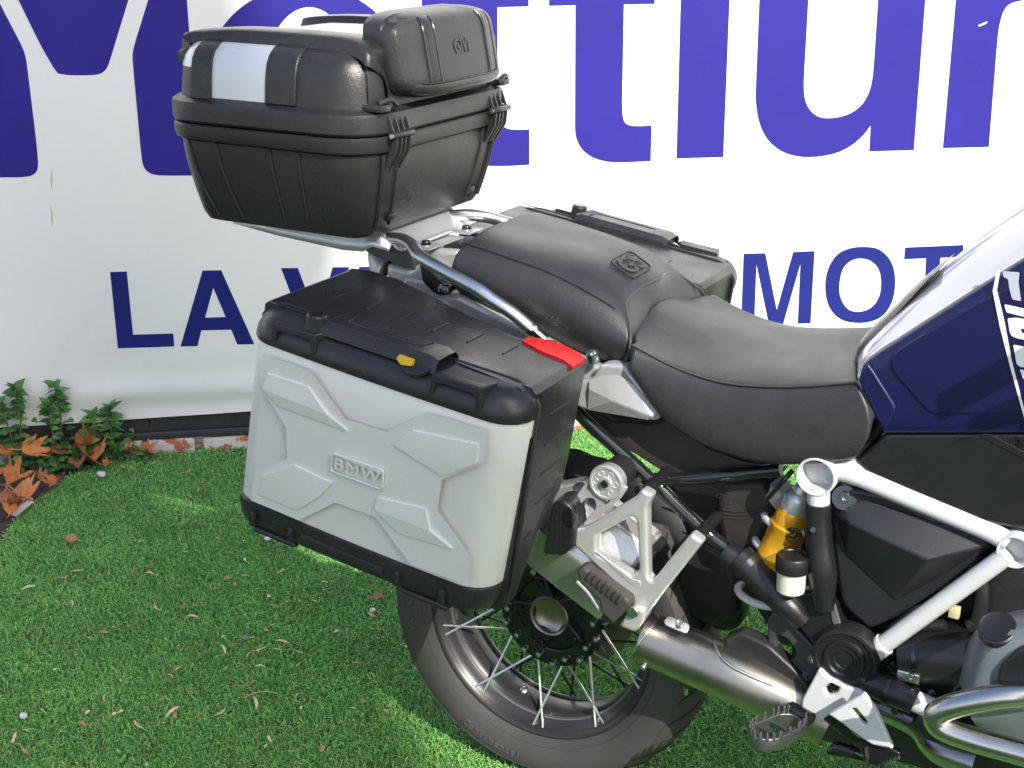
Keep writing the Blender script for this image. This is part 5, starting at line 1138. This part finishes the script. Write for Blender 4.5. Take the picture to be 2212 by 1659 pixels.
while cnt < 120:
    if cnt < len(known): u, v = known[cnt]
    else:
        u, v = rnd.uniform(-20, 880), rnd.uniform(1000, 1659)
        if v < 1190-u*.75 or (u > 500 and v < 1090+(u-500)*.45): continue
    ci = rnd.randrange(len(chips)); o = bpy.data.objects.new('dry_fragment', chips[ci]); col.objects.link(o); p = Z((u, v), .0125); o.location = p
    sc_ = rnd.uniform(.8, 1.6); o.scale = (sc_, sc_, sc_); o.rotation_euler = (rnd.uniform(-.3, .3), rnd.uniform(-.3, .3), rnd.uniform(0, 6.28)); cnt += 1
    tag(o, ('straw-coloured curved sliver lying on the turf', 'long thin bowed straw lying on the turf', 'broad tan leaf chip lying on the turf', 'stubby pale chip lying on the turf', 'narrow pale bent sliver lying on the turf', 'stubby reddish tan chip lying on the turf', 'dark brown leaf crumb lying on the turf', 'long pale dry leaf blade lying on the turf')[ci], 'leaf litter', 'dry fragments scattered over the turf')
for i, (px, c) in enumerate((((400, 1020), 0), ((520, 1480), 1), ((560, 1500), 0), ((300, 1230), 1), ((620, 1035), 0), ((130, 1248), 0))):
    b = Z(px, .014); a = rnd.uniform(0, 6.28); d = Vector((math.cos(a), math.sin(a), 0)); e_ = Vector((-d.y, d.x, 0)); k = rnd.uniform(.02, .035)
    o = tube('twig', [b-d*k, b-d*k*.3+e_*k*.25, b+d*k*.4+VZ*.004, b+d*k-e_*k*.3], [.0011, .0012, .0010, .0006], CHIP[c], None, smooth=4, seg=5)
    tag(o, ('straw-coloured' if c == 0 else 'brown')+' thin curved twig lying on the turf', 'twig', 'dry twigs on the turf')
PEB = [mat('white_pebble', (.62, .60, .58), .8, bump=.6, scale=200), mat('brown_pebble', (.36, .20, .11), .8, bump=.6, scale=200), mat('grey_pebble', (.22, .21, .22), .8, bump=.6, scale=200)]
def pebble(p, r, m, label, group=None):
    bm = bmesh.new(); bmesh.ops.create_icosphere(bm, subdivisions=2, radius=r)
    for v in bm.verts: v.co = Vector((v.co.x*1.25, v.co.y, v.co.z*.65))*(1+rnd.uniform(-.13, .13))
    bmesh.ops.rotate(bm, verts=bm.verts, matrix=Matrix.Rotation(rnd.uniform(0, 6), 3, 'Z')); bmesh.ops.translate(bm, verts=bm.verts, vec=p)
    o = frombm('pebble', bm, m, None, 60); tag(o, label, 'pebble', group)
pebble(Z(c14(825, 968)[0], .016), .012, PEB[0], 'white pebble beside the leaf pile'); pebble(Z(c14(585, 1495)[0], .014), .016, PEB[1], 'flat brown stone on the open turf'); pebble(Z((578, 1163), .014), .008, PEB[0], 'small white pebble under the near pannier'); pebble(Z((805, 1318), .014), .007, PEB[0], 'pale pebble next to the single brown leaf'); pebble(Z((50, 1546), .014), .008, PEB[0], 'white pebble on the turf in front of the scattered straw'); pebble(Z((530, 1378), .014), .007, PEB[2], 'dark grey pebble on the turf')
for i in range(26):
    q = Vector(c14(1380, 735)[0]).lerp(Vector(c14(1990, 690)[0]), i/25); q = Z((q.x+rnd.uniform(-4, 4), q.y+rnd.uniform(-3, 6)), .012)
    pk_ = rnd.choice((1, 2, 2)); pebble(q, rnd.uniform(.006, .014), PEB[pk_], ('brown', 'grey')[pk_-1]+' pebble lying against the worn bricks', 'pebbles along the wall foot')
pp = [Z(p, z) for p, z in zip(c14(95, 1300, 130, 1312, 275, 1195, 240, 1165), (.02, .016, .018, .026))]
o = pydata('paper_scrap', pp+[p-VZ*.001 for p in pp], [(0, 1, 2, 3), (4, 5, 6, 7), (0, 1, 5, 4), (1, 2, 6, 5), (2, 3, 7, 6), (3, 0, 4, 7)], mat('scrap_paper', (.66, .64, .68), .7), None, 30); tag(o, 'torn white paper scrap on the turf edge', 'paper')
